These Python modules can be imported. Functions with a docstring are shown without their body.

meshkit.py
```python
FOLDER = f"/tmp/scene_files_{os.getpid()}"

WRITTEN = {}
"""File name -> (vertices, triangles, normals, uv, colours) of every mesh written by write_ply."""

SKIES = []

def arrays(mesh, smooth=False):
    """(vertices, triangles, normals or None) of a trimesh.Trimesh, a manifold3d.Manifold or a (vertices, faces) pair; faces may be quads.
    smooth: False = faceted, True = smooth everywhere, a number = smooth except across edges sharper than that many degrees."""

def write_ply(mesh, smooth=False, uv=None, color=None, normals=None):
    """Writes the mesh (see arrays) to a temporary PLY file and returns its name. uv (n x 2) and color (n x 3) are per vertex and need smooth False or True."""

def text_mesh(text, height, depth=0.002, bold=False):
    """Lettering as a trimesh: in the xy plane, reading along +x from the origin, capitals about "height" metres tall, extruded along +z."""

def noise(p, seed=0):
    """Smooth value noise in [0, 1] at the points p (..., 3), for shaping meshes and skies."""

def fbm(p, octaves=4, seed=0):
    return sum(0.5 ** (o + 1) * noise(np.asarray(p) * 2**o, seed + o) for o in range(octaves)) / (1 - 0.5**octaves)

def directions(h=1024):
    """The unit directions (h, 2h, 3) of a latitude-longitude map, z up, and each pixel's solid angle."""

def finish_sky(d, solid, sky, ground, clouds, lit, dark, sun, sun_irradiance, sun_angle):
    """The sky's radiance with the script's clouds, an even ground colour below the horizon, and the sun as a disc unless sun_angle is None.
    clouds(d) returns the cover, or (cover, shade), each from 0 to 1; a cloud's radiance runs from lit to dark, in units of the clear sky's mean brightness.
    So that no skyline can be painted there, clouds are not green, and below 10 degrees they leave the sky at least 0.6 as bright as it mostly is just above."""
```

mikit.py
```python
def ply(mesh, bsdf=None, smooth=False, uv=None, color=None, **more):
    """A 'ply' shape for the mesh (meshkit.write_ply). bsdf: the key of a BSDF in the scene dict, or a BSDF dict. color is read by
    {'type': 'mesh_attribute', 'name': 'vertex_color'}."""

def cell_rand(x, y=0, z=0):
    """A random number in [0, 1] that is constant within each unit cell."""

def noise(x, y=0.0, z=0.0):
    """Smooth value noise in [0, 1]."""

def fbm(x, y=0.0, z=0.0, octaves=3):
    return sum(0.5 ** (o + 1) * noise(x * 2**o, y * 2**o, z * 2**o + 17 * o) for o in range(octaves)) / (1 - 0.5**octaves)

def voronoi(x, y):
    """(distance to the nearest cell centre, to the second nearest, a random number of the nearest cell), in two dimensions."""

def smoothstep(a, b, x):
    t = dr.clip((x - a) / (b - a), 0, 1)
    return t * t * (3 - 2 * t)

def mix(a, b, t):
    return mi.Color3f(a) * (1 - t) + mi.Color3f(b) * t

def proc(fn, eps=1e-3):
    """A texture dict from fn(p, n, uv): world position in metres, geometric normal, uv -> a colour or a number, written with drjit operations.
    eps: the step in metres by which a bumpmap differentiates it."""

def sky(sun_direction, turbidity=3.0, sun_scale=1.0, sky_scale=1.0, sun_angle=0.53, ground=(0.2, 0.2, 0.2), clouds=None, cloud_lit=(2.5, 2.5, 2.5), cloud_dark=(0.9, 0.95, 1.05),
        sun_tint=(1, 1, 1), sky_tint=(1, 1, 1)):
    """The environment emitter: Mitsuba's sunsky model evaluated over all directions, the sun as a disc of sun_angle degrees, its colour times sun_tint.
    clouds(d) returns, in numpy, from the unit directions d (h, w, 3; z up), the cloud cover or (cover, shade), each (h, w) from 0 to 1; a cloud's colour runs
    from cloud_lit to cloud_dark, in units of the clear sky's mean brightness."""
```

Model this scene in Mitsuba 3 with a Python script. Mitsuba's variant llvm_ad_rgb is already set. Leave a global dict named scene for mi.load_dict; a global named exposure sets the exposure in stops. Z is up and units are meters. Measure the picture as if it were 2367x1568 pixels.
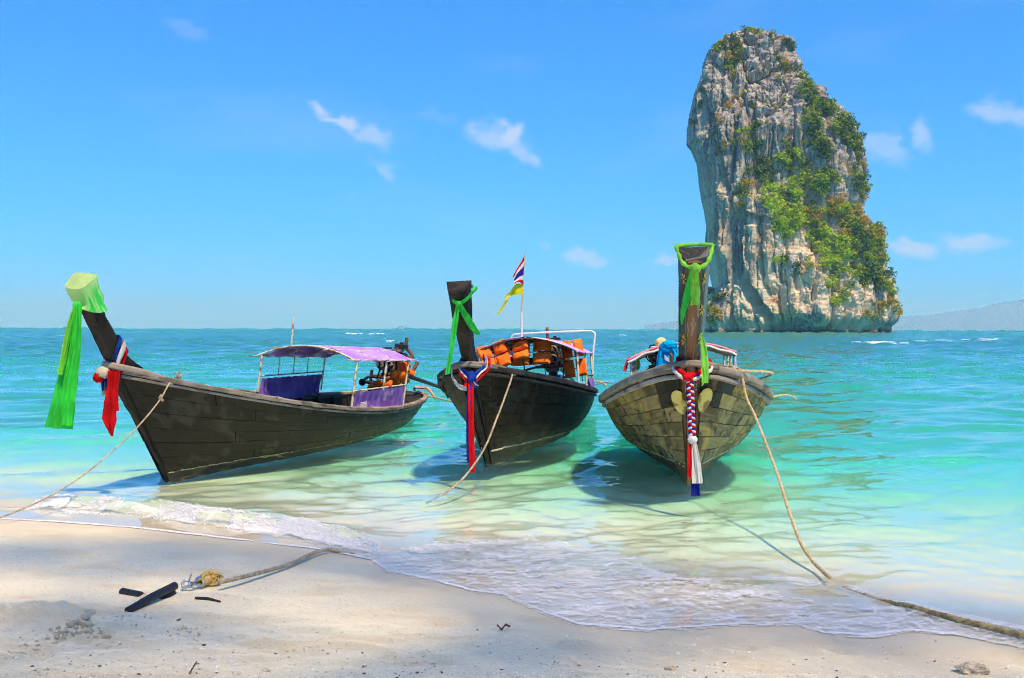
import math, random
import numpy as np, trimesh, drjit as dr, mitsuba as mi
import mikit, meshkit
from mikit import noise, fbm, voronoi, cell_rand, smoothstep, mix
from scipy.spatial import cKDTree

scene, labels = {}, {}
# ------------------------------------------------------------------ camera, sky, exposure
EYE = np.array([0., 0., 1.85]); FPX = 2370.; PITCH = math.atan(21 / FPX); ROLL = math.radians(0.145)
FWD = np.array([0, math.cos(PITCH), -math.sin(PITCH)]); RT = np.array([1., 0, 0]); UPV = np.cross(RT, FWD)
RT, UPV = math.cos(ROLL) * RT + math.sin(ROLL) * UPV, math.cos(ROLL) * UPV - math.sin(ROLL) * RT
T = mi.ScalarTransform4f
scene['air'] = {'type': 'homogeneous', 'albedo': {'type': 'rgb', 'value': [0.80, 0.94, 0.99]}, 'sigma_t': {'type': 'rgb', 'value': [.72e-4, .95e-4, 1.3e-4]}}
scene['camera'] = {'type': 'perspective', 'fov': math.degrees(2 * math.atan(1183.5 / FPX)), 'fov_axis': 'x', 'near_clip': 0.05, 'far_clip': 40000.,
                   'to_world': T().look_at(origin=EYE.tolist(), target=(EYE + FWD).tolist(), up=UPV.tolist()),
                   'medium': {'type': 'ref', 'id': 'air'}}
SUN = np.array([0.25, -0.50, 0.83]); SUN /= np.linalg.norm(SUN)
exposure = 1.3


def ray(x, y):
    """Direction of a place in the photograph (2367 wide scale), used to measure where things stand."""
    return FWD + RT * ((x - 1183.5) / FPX) + UPV * ((784. - y) / FPX)


def onz(x, y, z=0.):
    d = ray(x, y); return EYE + d * ((z - EYE[2]) / d[2])


def at(x, y, Y):
    d = ray(x, y); return EYE + d * (Y / d[1])


CLOUDS = [  # image x, y, half width, half height (pixels of the photograph), tilt, strength
    (770, 280, 75, 16, 0.33, .75), (855, 308, 55, 20, .35, .5), (905, 400, 16, 24, -.2, .35), (895, 372, 40, 14, .3, .2),
    (1150, 322, 70, 30, .25, .55), (1165, 315, 32, 26, .7, .8), (1205, 355, 36, 20, .9, .5), (1363, 600, 40, 14, .1, .55), (1275, 573, 14, 8, 0, .25),
    (1540, 598, 34, 14, .1, .6), (2095, 575, 60, 24, .2, .7), (2240, 558, 90, 22, 0, .65), (2120, 310, 34, 34, -.5, .5), (2030, 340, 60, 30, .3, .4),
    (2300, 265, 80, 24, .12, .5), (450, 70, 60, 20, .2, .15), (1010, 270, 50, 22, .1, .1)]


def clouds(d):
    out = np.zeros(d.shape[:2])
    q = d / np.maximum(d[..., 1:2], 1e-3)
    front = d[..., 1] > 0.2
    q = np.where(front[..., None], q, 0)
    w = meshkit.fbm(d * 26.0, 5, 3)
    w2 = meshkit.fbm(d * 48.0 + 7, 5, 9); w3 = meshkit.fbm(d * np.array([150., 150., 260.]), 4, 13)
    for x, y, hw, hh, tilt, s in CLOUDS:
        c = ray(x, y); c = c / c[1]
        dx = (q[..., 0] - c[0]) * FPX + (w - .5) * 150; dz = -(q[..., 2] - c[2]) * FPX + (w2 - .5) * 75
        u = dx * math.cos(tilt) + dz * math.sin(tilt); v = dz * math.cos(tilt) - dx * math.sin(tilt)
        g = np.exp(-((u / hw) ** 2 + (v / hh) ** 2) * .8); val = g * (.35 + 1.3 * w2) + .9 * (w3 - .5) * g
        out = np.maximum(out, np.where(front, s * np.clip((val - .24) / .50, 0, 1) ** 1.2, 0))
    # thin wisps over the rest of the sky
    band = meshkit.fbm(d * np.array([5., 5., 16.]) + 3, 5, 21)
    out = np.maximum(out, 0.14 * np.clip((band - .56) / .25, 0, 1))
    return np.clip(out * .92, 0, 1), 0.12


scene['sky'] = mikit.sky(SUN.tolist(), turbidity=2.0, sun_angle=3.4, clouds=clouds, cloud_lit=(2.0, 2.25, 2.6), cloud_dark=(1.3, 1.4, 1.6),
                         sky_tint=(0.38, 1.38, 2.20), sun_tint=(1.46, 1.30, 1.02), ground=(0.15, 0.25, 0.3))


# ------------------------------------------------------------------ helpers
def rgb(*c): return {'type': 'rgb', 'value': list(c)}
def mat(key, d, two=True):
    scene[key] = {'type': 'twosided', 'bsdf': d} if two else d
def simple(key, c, rough=.6, spec=.3, metal=0., two=True):
    mat(key, {'type': 'principled', 'base_color': rgb(*c) if isinstance(c, (tuple, list)) else c, 'roughness': rough, 'specular': spec, 'metallic': metal}, two)
USED = {}
def numbered(k):
    if k not in USED:
        USED[k] = 0; return k
    USED[k] += 1
    return f'{k}_{USED[k]:03d}'
def add(key, mesh, bsdf, smooth=False, **kw):
    key = numbered(key); scene[key] = mikit.ply(mesh, bsdf, smooth=smooth, **kw); return key
def tag(key, label=None, cat=None, group=None, kind=None):
    d = {}
    if label: d['label'] = label
    if cat: d['category'] = cat
    if group: d['group'] = group
    if kind: d['kind'] = kind
    labels[key] = d; return key
def grid_faces(n, m, wrap=False):
    i, j = np.meshgrid(np.arange(n - 1), np.arange(m if wrap else m - 1), indexing='ij')
    a = i * m + j; b = i * m + (j + 1) % m
    return np.stack([a, b, b + m, a + m], -1).reshape(-1, 4)
def tri(q): return np.vstack([q[:, [0, 1, 2]], q[:, [0, 2, 3]]])
def join(*ms):
    vs, fs, o = [], [], 0
    for v, f in ms:
        v = np.asarray(v, float).reshape(-1, 3); f = np.asarray(f, int)
        if f.shape[1] == 4: f = tri(f)
        vs.append(v); fs.append(f + o); o += len(v)
    return np.vstack(vs), np.vstack(fs)
def catmull(pts, n):
    p = np.asarray(pts, float)
    if len(p) < 3:
        t = np.linspace(0, 1, n)[:, None]; return p[0] * (1 - t) + p[-1] * t
    from scipy.interpolate import PchipInterpolator
    u = np.r_[0, np.cumsum(np.linalg.norm(np.diff(p, axis=0), axis=1) + 1e-9)]
    return PchipInterpolator(u, p)(np.linspace(0, u[-1], n))
def frames(p):
    t = np.gradient(p, axis=0); t /= np.linalg.norm(t, axis=1, keepdims=True) + 1e-12
    a = np.cross(t, [0, 0, 1.0]) if np.abs(t[:, 2]).max() < .97 else np.cross(t, [0.6, .8, 0.])
    bad = np.linalg.norm(a, axis=1) < .05
    a[bad] = np.cross(t[bad], [1., 0, 0])
    a /= np.linalg.norm(a, axis=1, keepdims=True) + 1e-12
    return t, a, np.cross(a, t)
def tube(pts, r, sides=7, cap=True):
    p = np.asarray(pts, float); _, a, b = frames(p); r = np.broadcast_to(r, (len(p),))
    ang = np.arange(sides) * 2 * np.pi / sides
    v = p[:, None] + r[:, None, None] * (np.cos(ang)[None, :, None] * a[:, None] + np.sin(ang)[None, :, None] * b[:, None])
    f = tri(grid_faces(len(p), sides, True)); v = v.reshape(-1, 3)
    if cap:
        n = len(v); k = np.arange(sides); v = np.vstack([v, p[:1], p[-1:]])
        f = np.vstack([f, np.stack([k, (k + 1) % sides, k * 0 + n], 1)[:, ::-1], np.stack([k, (k + 1) % sides, k * 0 + n + 1], 1) + np.array([(len(p) - 1) * sides] * 2 + [0])])
    return v, f
def rope(pts, r, pitch=None, strands=3, step=None):
    """A laid rope: three strands twisted round the path."""
    p = np.asarray(pts, float); L = np.linalg.norm(np.diff(p, axis=0), axis=1).sum(); pitch = pitch or r * 7
    n = int(max(8, L / (step or pitch / 6))); p = catmull(p, n); _, a, b = frames(p)
    s = np.r_[0, np.cumsum(np.linalg.norm(np.diff(p, axis=0), axis=1))]
    out = []
    for k in range(strands):
        ph = s / pitch * 2 * np.pi + k * 2 * np.pi / strands
        out.append(tube(p + r * .5 * (np.cos(ph)[:, None] * a + np.sin(ph)[:, None] * b), r * .58, 5))
    return join(*out)
def box(lo, hi, bev=0.0):
    lo, hi = np.asarray(lo, float), np.asarray(hi, float)
    if bev <= 0:
        v = np.array([[x, y, z] for x in (lo[0], hi[0]) for y in (lo[1], hi[1]) for z in (lo[2], hi[2])])
        return v, np.array([[0, 1, 3], [0, 3, 2], [4, 6, 7], [4, 7, 5], [0, 4, 5], [0, 5, 1], [2, 3, 7], [2, 7, 6], [0, 2, 6], [0, 6, 4], [1, 5, 7], [1, 7, 3]])
    c, h = (lo + hi) / 2, (hi - lo) / 2; bev = min(bev, h.min() * .9)
    pts = []
    for sx in (-1, 1):
        for sy in (-1, 1):
            for sz in (-1, 1):
                s = np.array([sx, sy, sz])
                for k in range(3):
                    q = h - bev; q = q.copy(); q[k] = h[k]; pts.append(c + s * q)
    m = trimesh.convex.convex_hull(np.array(pts)); return np.array(m.vertices), np.array(m.faces)
def cyl(p0, p1, r, sides=14, r1=None):
    return tube(np.array([p0, p1], float), np.array([r, r if r1 is None else r1]), sides)
def ring(c, axis, R, r, n=20, m=8):
    axis = np.asarray(axis, float) / np.linalg.norm(axis); u = np.cross(axis, [0, 0, 1.]) if abs(axis[2]) < .9 else np.cross(axis, [1., 0, 0]); u /= np.linalg.norm(u); w = np.cross(axis, u)
    t = np.arange(n) * 2 * np.pi / n; k = np.arange(m) * 2 * np.pi / m
    rad = np.cos(t)[:, None] * u + np.sin(t)[:, None] * w
    v = np.asarray(c) + rad[:, None] * (R + r * np.cos(k))[None, :, None] + axis * (r * np.sin(k))[None, :, None]
    i, j = np.meshgrid(np.arange(n), np.arange(m), indexing='ij')
    q = np.stack([i * m + j, ((i + 1) % n) * m + j, ((i + 1) % n) * m + (j + 1) % m, i * m + (j + 1) % m], -1).reshape(-1, 4)
    return v.reshape(-1, 3), tri(q)
def ball(c, r, sub=2, squash=(1, 1, 1), amp=0., freq=3., seed=0):
    m = trimesh.creation.icosphere(sub); v = np.array(m.vertices)
    if amp: v = v * (1 + amp * (meshkit.fbm(v * freq + 9.1 * seed, 3, seed) - .5) * 2)[:, None]
    return v * r * np.asarray(squash) + np.asarray(c), np.array(m.faces)
def plank_curve(path, w, h, up=None):
    """A board of width w (sideways) and height h swept along a path."""
    p = np.asarray(path, float); _, a, b = frames(p)
    w = np.broadcast_to(w, (len(p),))[:, None]; e = min(h, float(np.min(w))) * .22
    ring_ = [(-1, -1, 1, 0), (-1, -1, 0, 1), (-1, 1, 0, -1), (-1, 1, 1, 0), (1, 1, -1, 0), (1, 1, 0, -1), (1, -1, 0, 1), (1, -1, -1, 0)]
    vs = [p + a * (sx * w / 2 + ex * e) + b * (sz * h / 2 + ez * e) for sx, sz, ex, ez in ring_]
    v = np.stack(vs, 1); n = len(p)
    f = tri(grid_faces(n, 8, True)); v = v.reshape(-1, 3)
    capf = np.array([[0, i, i + 1] for i in range(1, 7)])
    return v, np.vstack([f, capf[:, ::-1], capf + (n - 1) * 8])


def pl(x, xs, ys):
    """Piecewise linear in drjit."""
    r = mi.Float(ys[0])
    for i in range(len(xs) - 1):
        t = dr.clip((x - xs[i]) / (xs[i + 1] - xs[i]), 0, 1)
        r += t * (ys[i + 1] - ys[i])
    return r


# ------------------------------------------------------------------ beach, sea bed, sea
SX = [-400, -60, -14, -5.45, -4.28, -3.38, -2.37, -1.53, -1.13, -.94, -.58, -.25, -.04, .19, .41, .85, 1.42, 1.78, 1.91, 2.15, 2.46, 2.69, 3.0, 5., 14, 60, 400]
SY = [70, 22, 12.4, 10.06, 9.8, 9.49, 9.0, 8.58, 8.26, 7.85, 7.58, 7.26, 7.15, 6.76, 6.46, 6.33, 6.47, 6.48, 6.27, 6.22, 6.34, 6.25, 5.98, 5.6, 4.6, 2, -30]
def shore(x): return np.interp(x, SX, SY)
_sx = np.arange(-60, 60, .1); _sy = np.interp(_sx, SX, SY)
_k = np.exp(-(np.arange(-60, 61) / 24.) ** 2); _sm = np.convolve(np.pad(_sy, 60, mode='edge'), _k / _k.sum(), 'valid')
def shore_smooth(x): return np.where(np.abs(x) < 59, np.interp(x, _sx, _sm), shore(x))
def seaward(x, y):
    """Distance seaward of the water's edge (negative on the beach)."""
    a, b = shore(x), shore_smooth(x)
    w = np.clip((np.abs(y - a) - .25) / 1.5, 0, 1); s = a * (1 - w) + b * w
    sl = np.clip((shore_smooth(x + .6) - shore_smooth(x - .6)) / 1.2, -1.2, 1.2)
    return (y - s) / np.sqrt(1 + sl ** 2)
def bed(x, y):
    d = seaward(x, y)
    z = np.where(d > 0, -(0.022 * np.minimum(d, 1.6) + .055 * np.clip(d - 1.6, 0, 40) + .05 * np.clip(d - 41, 0, 300)), -.062 * d)
    z = np.where(d < -8, .5 + .02 * np.minimum(-d - 8, 60), z)
    return z
def sand_z(x, y):
    x, y = np.broadcast_arrays(np.asarray(x, float), np.asarray(y, float))
    d = seaward(x, y); p = np.stack([x, y, 0 * x], -1)
    z = bed(x, y)
    dry = np.clip((-d - .25) / 1.2, 0, 1) * np.clip((9 + d) / 3, 0, 1)
    z = z + dry * (.028 * (meshkit.fbm(p * 1.3, 3, 1) - .5))
    left = np.clip((-x - .2) / 2.2, 0, 1)
    rough = dry * np.clip((6.75 - y + .08 * x) / .9, 0, 1) * (.35 + .65 * left)
    q = p * np.array([5, 8, 1.]); q = q + 1.2 * (meshkit.fbm(p * 4, 2, 5)[..., None] - .5)
    z = z + rough * (.055 * (meshkit.fbm(q, 4, 2) - .5) - .020 * np.clip(meshkit.noise(p * np.array([4.1, 6.5, 1]), 8) - .62, 0, 1) * 3)
    z = z + (dry * .004 + rough * .020) * (meshkit.fbm(p * 24, 3, 6) - .5)
    for gx, gy, r, h in SAND_MARKS:
        e = np.exp(-(((x - gx) / r) ** 2 + ((y - gy) / (r * .8)) ** 2)); z = z + h * e * (.6 + .8 * meshkit.noise(p * 22, 4))
    z = z + np.where(d > 3, .05 * (meshkit.fbm(p * .35, 3, 7) - .5) * np.clip((d - 3) / 4, 0, 1), 0)
    return z
_rm = np.random.default_rng(5)
SAND_MARKS = [(-1.98, 6.66, .16, .035), (-2.28, 6.74, .13, .03), (-1.7, 6.62, .12, .028), (-2.9, 5.95, .32, .05), (-3.05, 5.75, .2, .04), (-2.7, 6.1, .15, .04)]
for px, py, r, h in [(378, 1433, .07, -.02), (455, 1440, .06, -.018), (420, 1470, .1, -.025), (700, 1455, .09, -.02), (640, 1433, .08, -.015), (910, 1475, .07, .02), (1000, 1478, .05, -.015), (650, 1510, .08, -.02), (1515, 1513, .08, -.02), (240, 1475, .06, -.03), (560, 1475, .06, .015), (330, 1380, .05, .02)]:
    g = onz(px, py, .12); SAND_MARKS.append((g[0], g[1], r, h))
for k_ in range(9):     # a walker's shallow tracks along the beach
    SAND_MARKS.append((-2.3 + .52 * k_, 5.55 + .10 * (k_ % 2) + .03 * k_ + _rm.normal(0, .02), .075, -.020)); SAND_MARKS.append((-2.22 + .52 * k_, 5.56 + .10 * (k_ % 2) + .03 * k_, .05, .006))
for _ in range(46):
    SAND_MARKS.append((_rm.uniform(-3.6, 2.8), _rm.uniform(4.7, 6.0), _rm.uniform(.03, .08), _rm.choice([-1, 1]) * _rm.uniform(.006, .018)))


def graded(lo, hi, step, out_lo, out_hi, g=1.22):
    a = list(np.arange(lo, hi + step / 2, step)); s = step
    while a[-1] < out_hi: s *= g; a.append(min(a[-1] + s, out_hi))
    s = step; b = []
    c = lo
    while c > out_lo: s *= g; c = max(c - s, out_lo); b.append(c)
    return np.array(b[::-1] + a)


gx, gy = graded(-4.3, 3.6, .022, -18500, 18500), graded(4.6, 9.0, .022, -400, 18400)
X, Y = np.meshgrid(gx, gy, indexing='ij')
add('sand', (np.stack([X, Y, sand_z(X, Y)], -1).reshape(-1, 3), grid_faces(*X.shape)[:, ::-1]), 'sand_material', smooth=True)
tag('sand', 'pale coral sand beach running down under the clear sea', kind='structure')


def sand_color(p, n, uv):
    d = p.y - pl(p.x, SX[2:-2], SY[2:-2])
    wet = smoothstep(-1.5, -.1, d + (fbm(p.x * 1.6, p.y * 1.6) - .5) * 1.2)
    g = fbm(p.x * 60, p.y * 60, p.z * 60, 3)
    c = mix((.595, .56, .41), (.71, .68, .52), g)
    c = mix(c, mi.Color3f(.60, .50, .32), .55 * smoothstep(.52, .78, fbm(p.x * 2.3, p.y * 4.5, 3., 4)))
    speck = noise(p.x * 95, p.y * 95, 2.)
    c = mix(c, mi.Color3f(.30, .22, .15), .6 * smoothstep(.84, .93, speck) * smoothstep(-.4, -1.2, d))
    c = mix(c, mi.Color3f(.50, .445, .325), wet * .62)
    sub = smoothstep(.2, 3.0, d)
    c = mix(c, mi.Color3f(.66, .66, .50), sub)
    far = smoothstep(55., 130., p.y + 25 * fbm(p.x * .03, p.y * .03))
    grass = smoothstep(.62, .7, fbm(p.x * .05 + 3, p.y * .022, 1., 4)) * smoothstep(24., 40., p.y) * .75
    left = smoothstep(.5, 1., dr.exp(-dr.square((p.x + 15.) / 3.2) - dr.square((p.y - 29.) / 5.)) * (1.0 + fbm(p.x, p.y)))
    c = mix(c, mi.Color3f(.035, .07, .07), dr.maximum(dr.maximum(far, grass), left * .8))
    # light woven by the ripples is left to the renderer; the bed has its own faint sand ripples
    return c


def sand_rough(p, n, uv):
    d = p.y - pl(p.x, SX[2:-2], SY[2:-2])
    return .95 - .5 * smoothstep(-1.0, -.05, d + (fbm(p.x * 1.6, p.y * 1.6) - .5) * .8)


def sand_bump(p, n, uv):
    return fbm(p.x * 55, p.y * 55, 0., 4) * smoothstep(.4, -.6, p.y - pl(p.x, SX[2:-2], SY[2:-2]))


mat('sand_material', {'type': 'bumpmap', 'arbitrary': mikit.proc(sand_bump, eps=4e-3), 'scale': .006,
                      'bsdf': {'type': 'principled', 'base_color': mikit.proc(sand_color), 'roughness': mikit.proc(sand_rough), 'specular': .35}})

# the sea: one sheet from the beach to the horizon, rippled, over a clear body of water
WAVE = []
_rw = np.random.default_rng(11)
for lam in (.22, .36, .6, 1.0, 1.7, 2.9, 5., 9., 16., 28.):
    for k in range(7):
        th = _rw.normal(-math.pi / 2 + .18, .55); WAVE.append((lam * _rw.uniform(.8, 1.25), th, _rw.uniform(0, 6.28)))


CREST = [(-6.2, 11.3), (-5.0, 10.75), (-4.45, 10.6), (-3.6, 10.3), (-3.0, 9.95), (-2.4, 9.65), (-1.9, 9.3), (-1.45, 8.95), (-1.1, 8.6)]
def crest_h(x, y):
    cx, cy = np.array(CREST).T
    yc = np.interp(x, cx, cy) + .06 * np.sin(x * 7) + .1 * (meshkit.noise(np.stack([x * 2.2, 0 * x, 0 * x], -1), 3) - .5)
    env = np.interp(x, [-7, -5.6, -4.6, -2.2, -1.5, -1.0], [0, .35, 1, 1, .8, 0])
    s = y - yc
    return .105 * env * np.where(s < 0, np.exp(-(s / .10) ** 2), np.exp(-(s / .55) ** 2))


def water_z(x, y, res):
    r = np.hypot(x, y); d = seaward(x, y)
    z = np.zeros_like(x)
    calm = np.clip(.4 + d / 4, .4, 1.1) * np.clip(d / .5, 0, 1)
    wx = x + .5 * (meshkit.noise(np.stack([x * .7, y * .7, 0 * x], -1), 1) - .5); wy = y + .5 * (meshkit.noise(np.stack([x * .7, y * .7, 0 * x], -1), 2) - .5)
    gust = .55 + .9 * meshkit.fbm(np.stack([x * .08, y * .05, 0 * x], -1), 3, 4)
    for lam, th, ph in WAVE:
        k = 2 * math.pi / lam
        ok = np.clip((lam / np.maximum(res, 1e-3) - 2.6) / 1.5, 0, 1)
        base = .041 if lam < .8 else (.037 if lam < 1.4 else .028)
        slope = base * np.clip(1.15 - .1 * np.maximum(r / 60, 0), .7, 1) * (1 + 1.9 * np.clip((r - 25) / 90, 0, 1))
        grow = np.where(lam > 4, np.clip((r - lam * 3) / (lam * 4), 0, 1), 1)
        # far out, the shortest waves the sheet can still carry stand in for the chop that it cannot
        far = 1 / (1 + (lam / 10.) ** 2); lod = np.exp(-(np.log(lam / (4.2 * np.maximum(res, 1e-3))) / .55) ** 2) * np.clip((r - 40) / 160, 0, 1)
        amp = slope * ok * grow * np.maximum(far, 3.3 * lod) / k
        z += amp * np.sin(k * (wx * math.cos(th) + wy * math.sin(th)) + ph)
    z = z * calm * gust
    film = np.clip(d / .6, 0, 1)
    return z * film + crest_h(x, y) + .006 + 1.1 * np.minimum(d + .03, 0)     # the sheet turns down steeply where it meets the sand


def fan_sheet(r_, th_):
    R, A = np.meshgrid(r_, th_, indexing='ij'); x, y = R * np.sin(A), R * np.cos(A); return np.stack([x, y, water_z(x, y, np.gradient(r_)[:, None] * .85 + 0 * A)], -1)
rn = [4.5]
while rn[-1] < 45: rn.append(rn[-1] + (.022 if rn[-1] < 10.6 else max(.045, rn[-1] * .0072)))
rf = [rn[-1]]
while rf[-1] < 17500: rf.append(rf[-1] * (1.0039 if rf[-1] < 1500 else 1.06))
fan = np.radians(np.r_[np.linspace(-88, -33, 41)[:-1], np.linspace(-33, 33, 641), np.linspace(33, 88, 41)[1:]])
near_, far_ = fan_sheet(np.array(rn), fan), fan_sheet(np.array(rf), fan[::2])
near_[-1, ::2] = far_[0]; near_[-1, 1::2] = (far_[0, 1:] + far_[0, :-1]) / 2     # the two weaves meet edge to edge
sea_mesh = join((near_.reshape(-1, 3), grid_faces(*near_.shape[:2])), (far_.reshape(-1, 3), grid_faces(*far_.shape[:2])))
scene['water_body'] = {'type': 'homogeneous', 'albedo': rgb(.12, .76, .54), 'sigma_t': rgb(.44, .074, .100)}
scene['water_surface'] = {'type': 'thindielectric', 'int_ior': 1.15, 'ext_ior': 1.0}
add('sea', sea_mesh, 'water_surface', smooth=True,
    interior={'type': 'ref', 'id': 'water_body'}, exterior={'type': 'ref', 'id': 'air'})
tag('sea', 'clear turquoise sea turning deep blue towards the horizon', kind='structure')

scene['clear_boundary'] = {'type': 'null'}
scene['haze'] = {'type': 'cube', 'to_world': T().translate([0, 9000, 205]).scale([19000, 9500, 238]), 'bsdf': {'type': 'ref', 'id': 'clear_boundary'},
                 'interior': {'type': 'ref', 'id': 'air'}}
tag('haze', 'thin sea haze that pales the far hills', kind='stuff')

# ------------------------------------------------------------------ the limestone stack out at sea and the far hills
ROCKY = 600.
def crop(X, Y): return 1514.9 + .4831 * X, 37.9 + .4831 * Y     # measuring grid over the stack
ROCKC = ROCKY + 42; RK = ROCKC / FPX * .4831
RL = [(60, 430), (85, 380), (110, 320), (130, 285), (175, 252), (200, 240), (300, 222), (380, 190), (440, 176), (530, 160), (600, 158), (640, 182), (700, 206), (760, 214), (830, 222), (880, 232), (930, 245), (1000, 254), (1080, 250), (1150, 262), (1230, 272), (1290, 288), (1320, 262), (1380, 244), (1480, 232), (1530, 214)]
RR_ = [(60, 520), (75, 570), (100, 615), (110, 642), (170, 662), (240, 686), (310, 712), (350, 760), (380, 808), (430, 852), (480, 900), (540, 932), (580, 962), (660, 978), (720, 996), (790, 1012), (850, 1008), (920, 1000), (960, 988), (1000, 1020), (1050, 1052), (1110, 1058), (1170, 1082), (1220, 1104), (1300, 1130), (1370, 1148), (1470, 1158), (1530, 1158)]
_ry0, _rx0 = np.array(RL).T; _ry1, _rx1 = np.array(RR_).T; _rx1 = _rx1 - 40
NL, NU = 620, 620
lev = np.linspace(0, 1, NL); Yc = 1535 - lev * (1535 - 58)
xl, xr = np.interp(Yc, _ry0, _rx0), np.interp(Yc, _ry1, _rx1)
_top = np.clip((Yc - 57) / 26, 0, 1) ** .45
xm = (xl + xr) / 2; xl, xr = xm + (xl - xm) * _top, xm + (xr - xm) * _top
_u = np.r_[np.linspace(-np.pi - .35, .35, 470), np.linspace(.35, np.pi - .35, NU - 470 + 1)[1:-1]]
_u = np.r_[_u]; NU = len(_u)
Zl = onz(0, 0, 0) * 0
zc = np.array([at(*crop(0, y), ROCKC)[2] for y in Yc])
zc = zc - zc[0] - 1.5
CXr = np.array([at(*crop(x, 800), ROCKC)[0] for x in xm]); HWr = (xr - xl) / 2 * RK
HWs = np.convolve(np.pad(HWr, 40, mode='edge'), np.ones(81) / 81, 'valid')
cu, su = np.cos(_u)[None], np.sin(_u)[None]
ex = .78
cx_ = np.sign(cu) * np.abs(cu) ** ex; sy_ = np.sign(su) * np.abs(su) ** ex
RX = CXr[:, None] + HWr[:, None] * cx_; RY = ROCKY + 42 + (HWs * .78)[:, None] * sy_ * np.clip((zc[-1] - zc) / 12, 0.05, 1)[:, None] ** .5; RZ = zc[:, None] + 0 * cu
nx, ny = cx_ / np.hypot(cx_, sy_ + 1e-9), sy_ / np.hypot(cx_, sy_ + 1e-9)
P3 = np.stack([RX, RY, RZ], -1)
edge = np.clip(np.abs(sy_), 0.12, 1)
q = P3 + 5 * (meshkit.fbm(P3 * .05, 3, 31)[..., None] - .5)
big = (meshkit.fbm(q * np.array([.028, .028, .016]), 4, 1) - .5) * 20
rib = 1 - np.abs(2 * meshkit.noise(q * np.array([.085, .085, .012]), 2) - 1)
rib2 = 1 - np.abs(2 * meshkit.fbm(q * np.array([.26, .26, .030]), 2, 3) - 1)
strat = meshkit.fbm(q * np.array([.05, .05, .22]) + np.array([0, 0, 0]), 4, 4)
crag = meshkit.fbm(q * np.array([.38, .38, .30]), 4, 5) - .5
q2 = P3 + 3.5 * (meshkit.fbm(P3 * np.array([.12, .12, .05]), 3, 41)[..., None] - .5)
crack = lambda f, sd: (1 - np.abs(2 * meshkit.noise(q2 * np.array(f), sd) - 1)) ** 9
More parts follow.
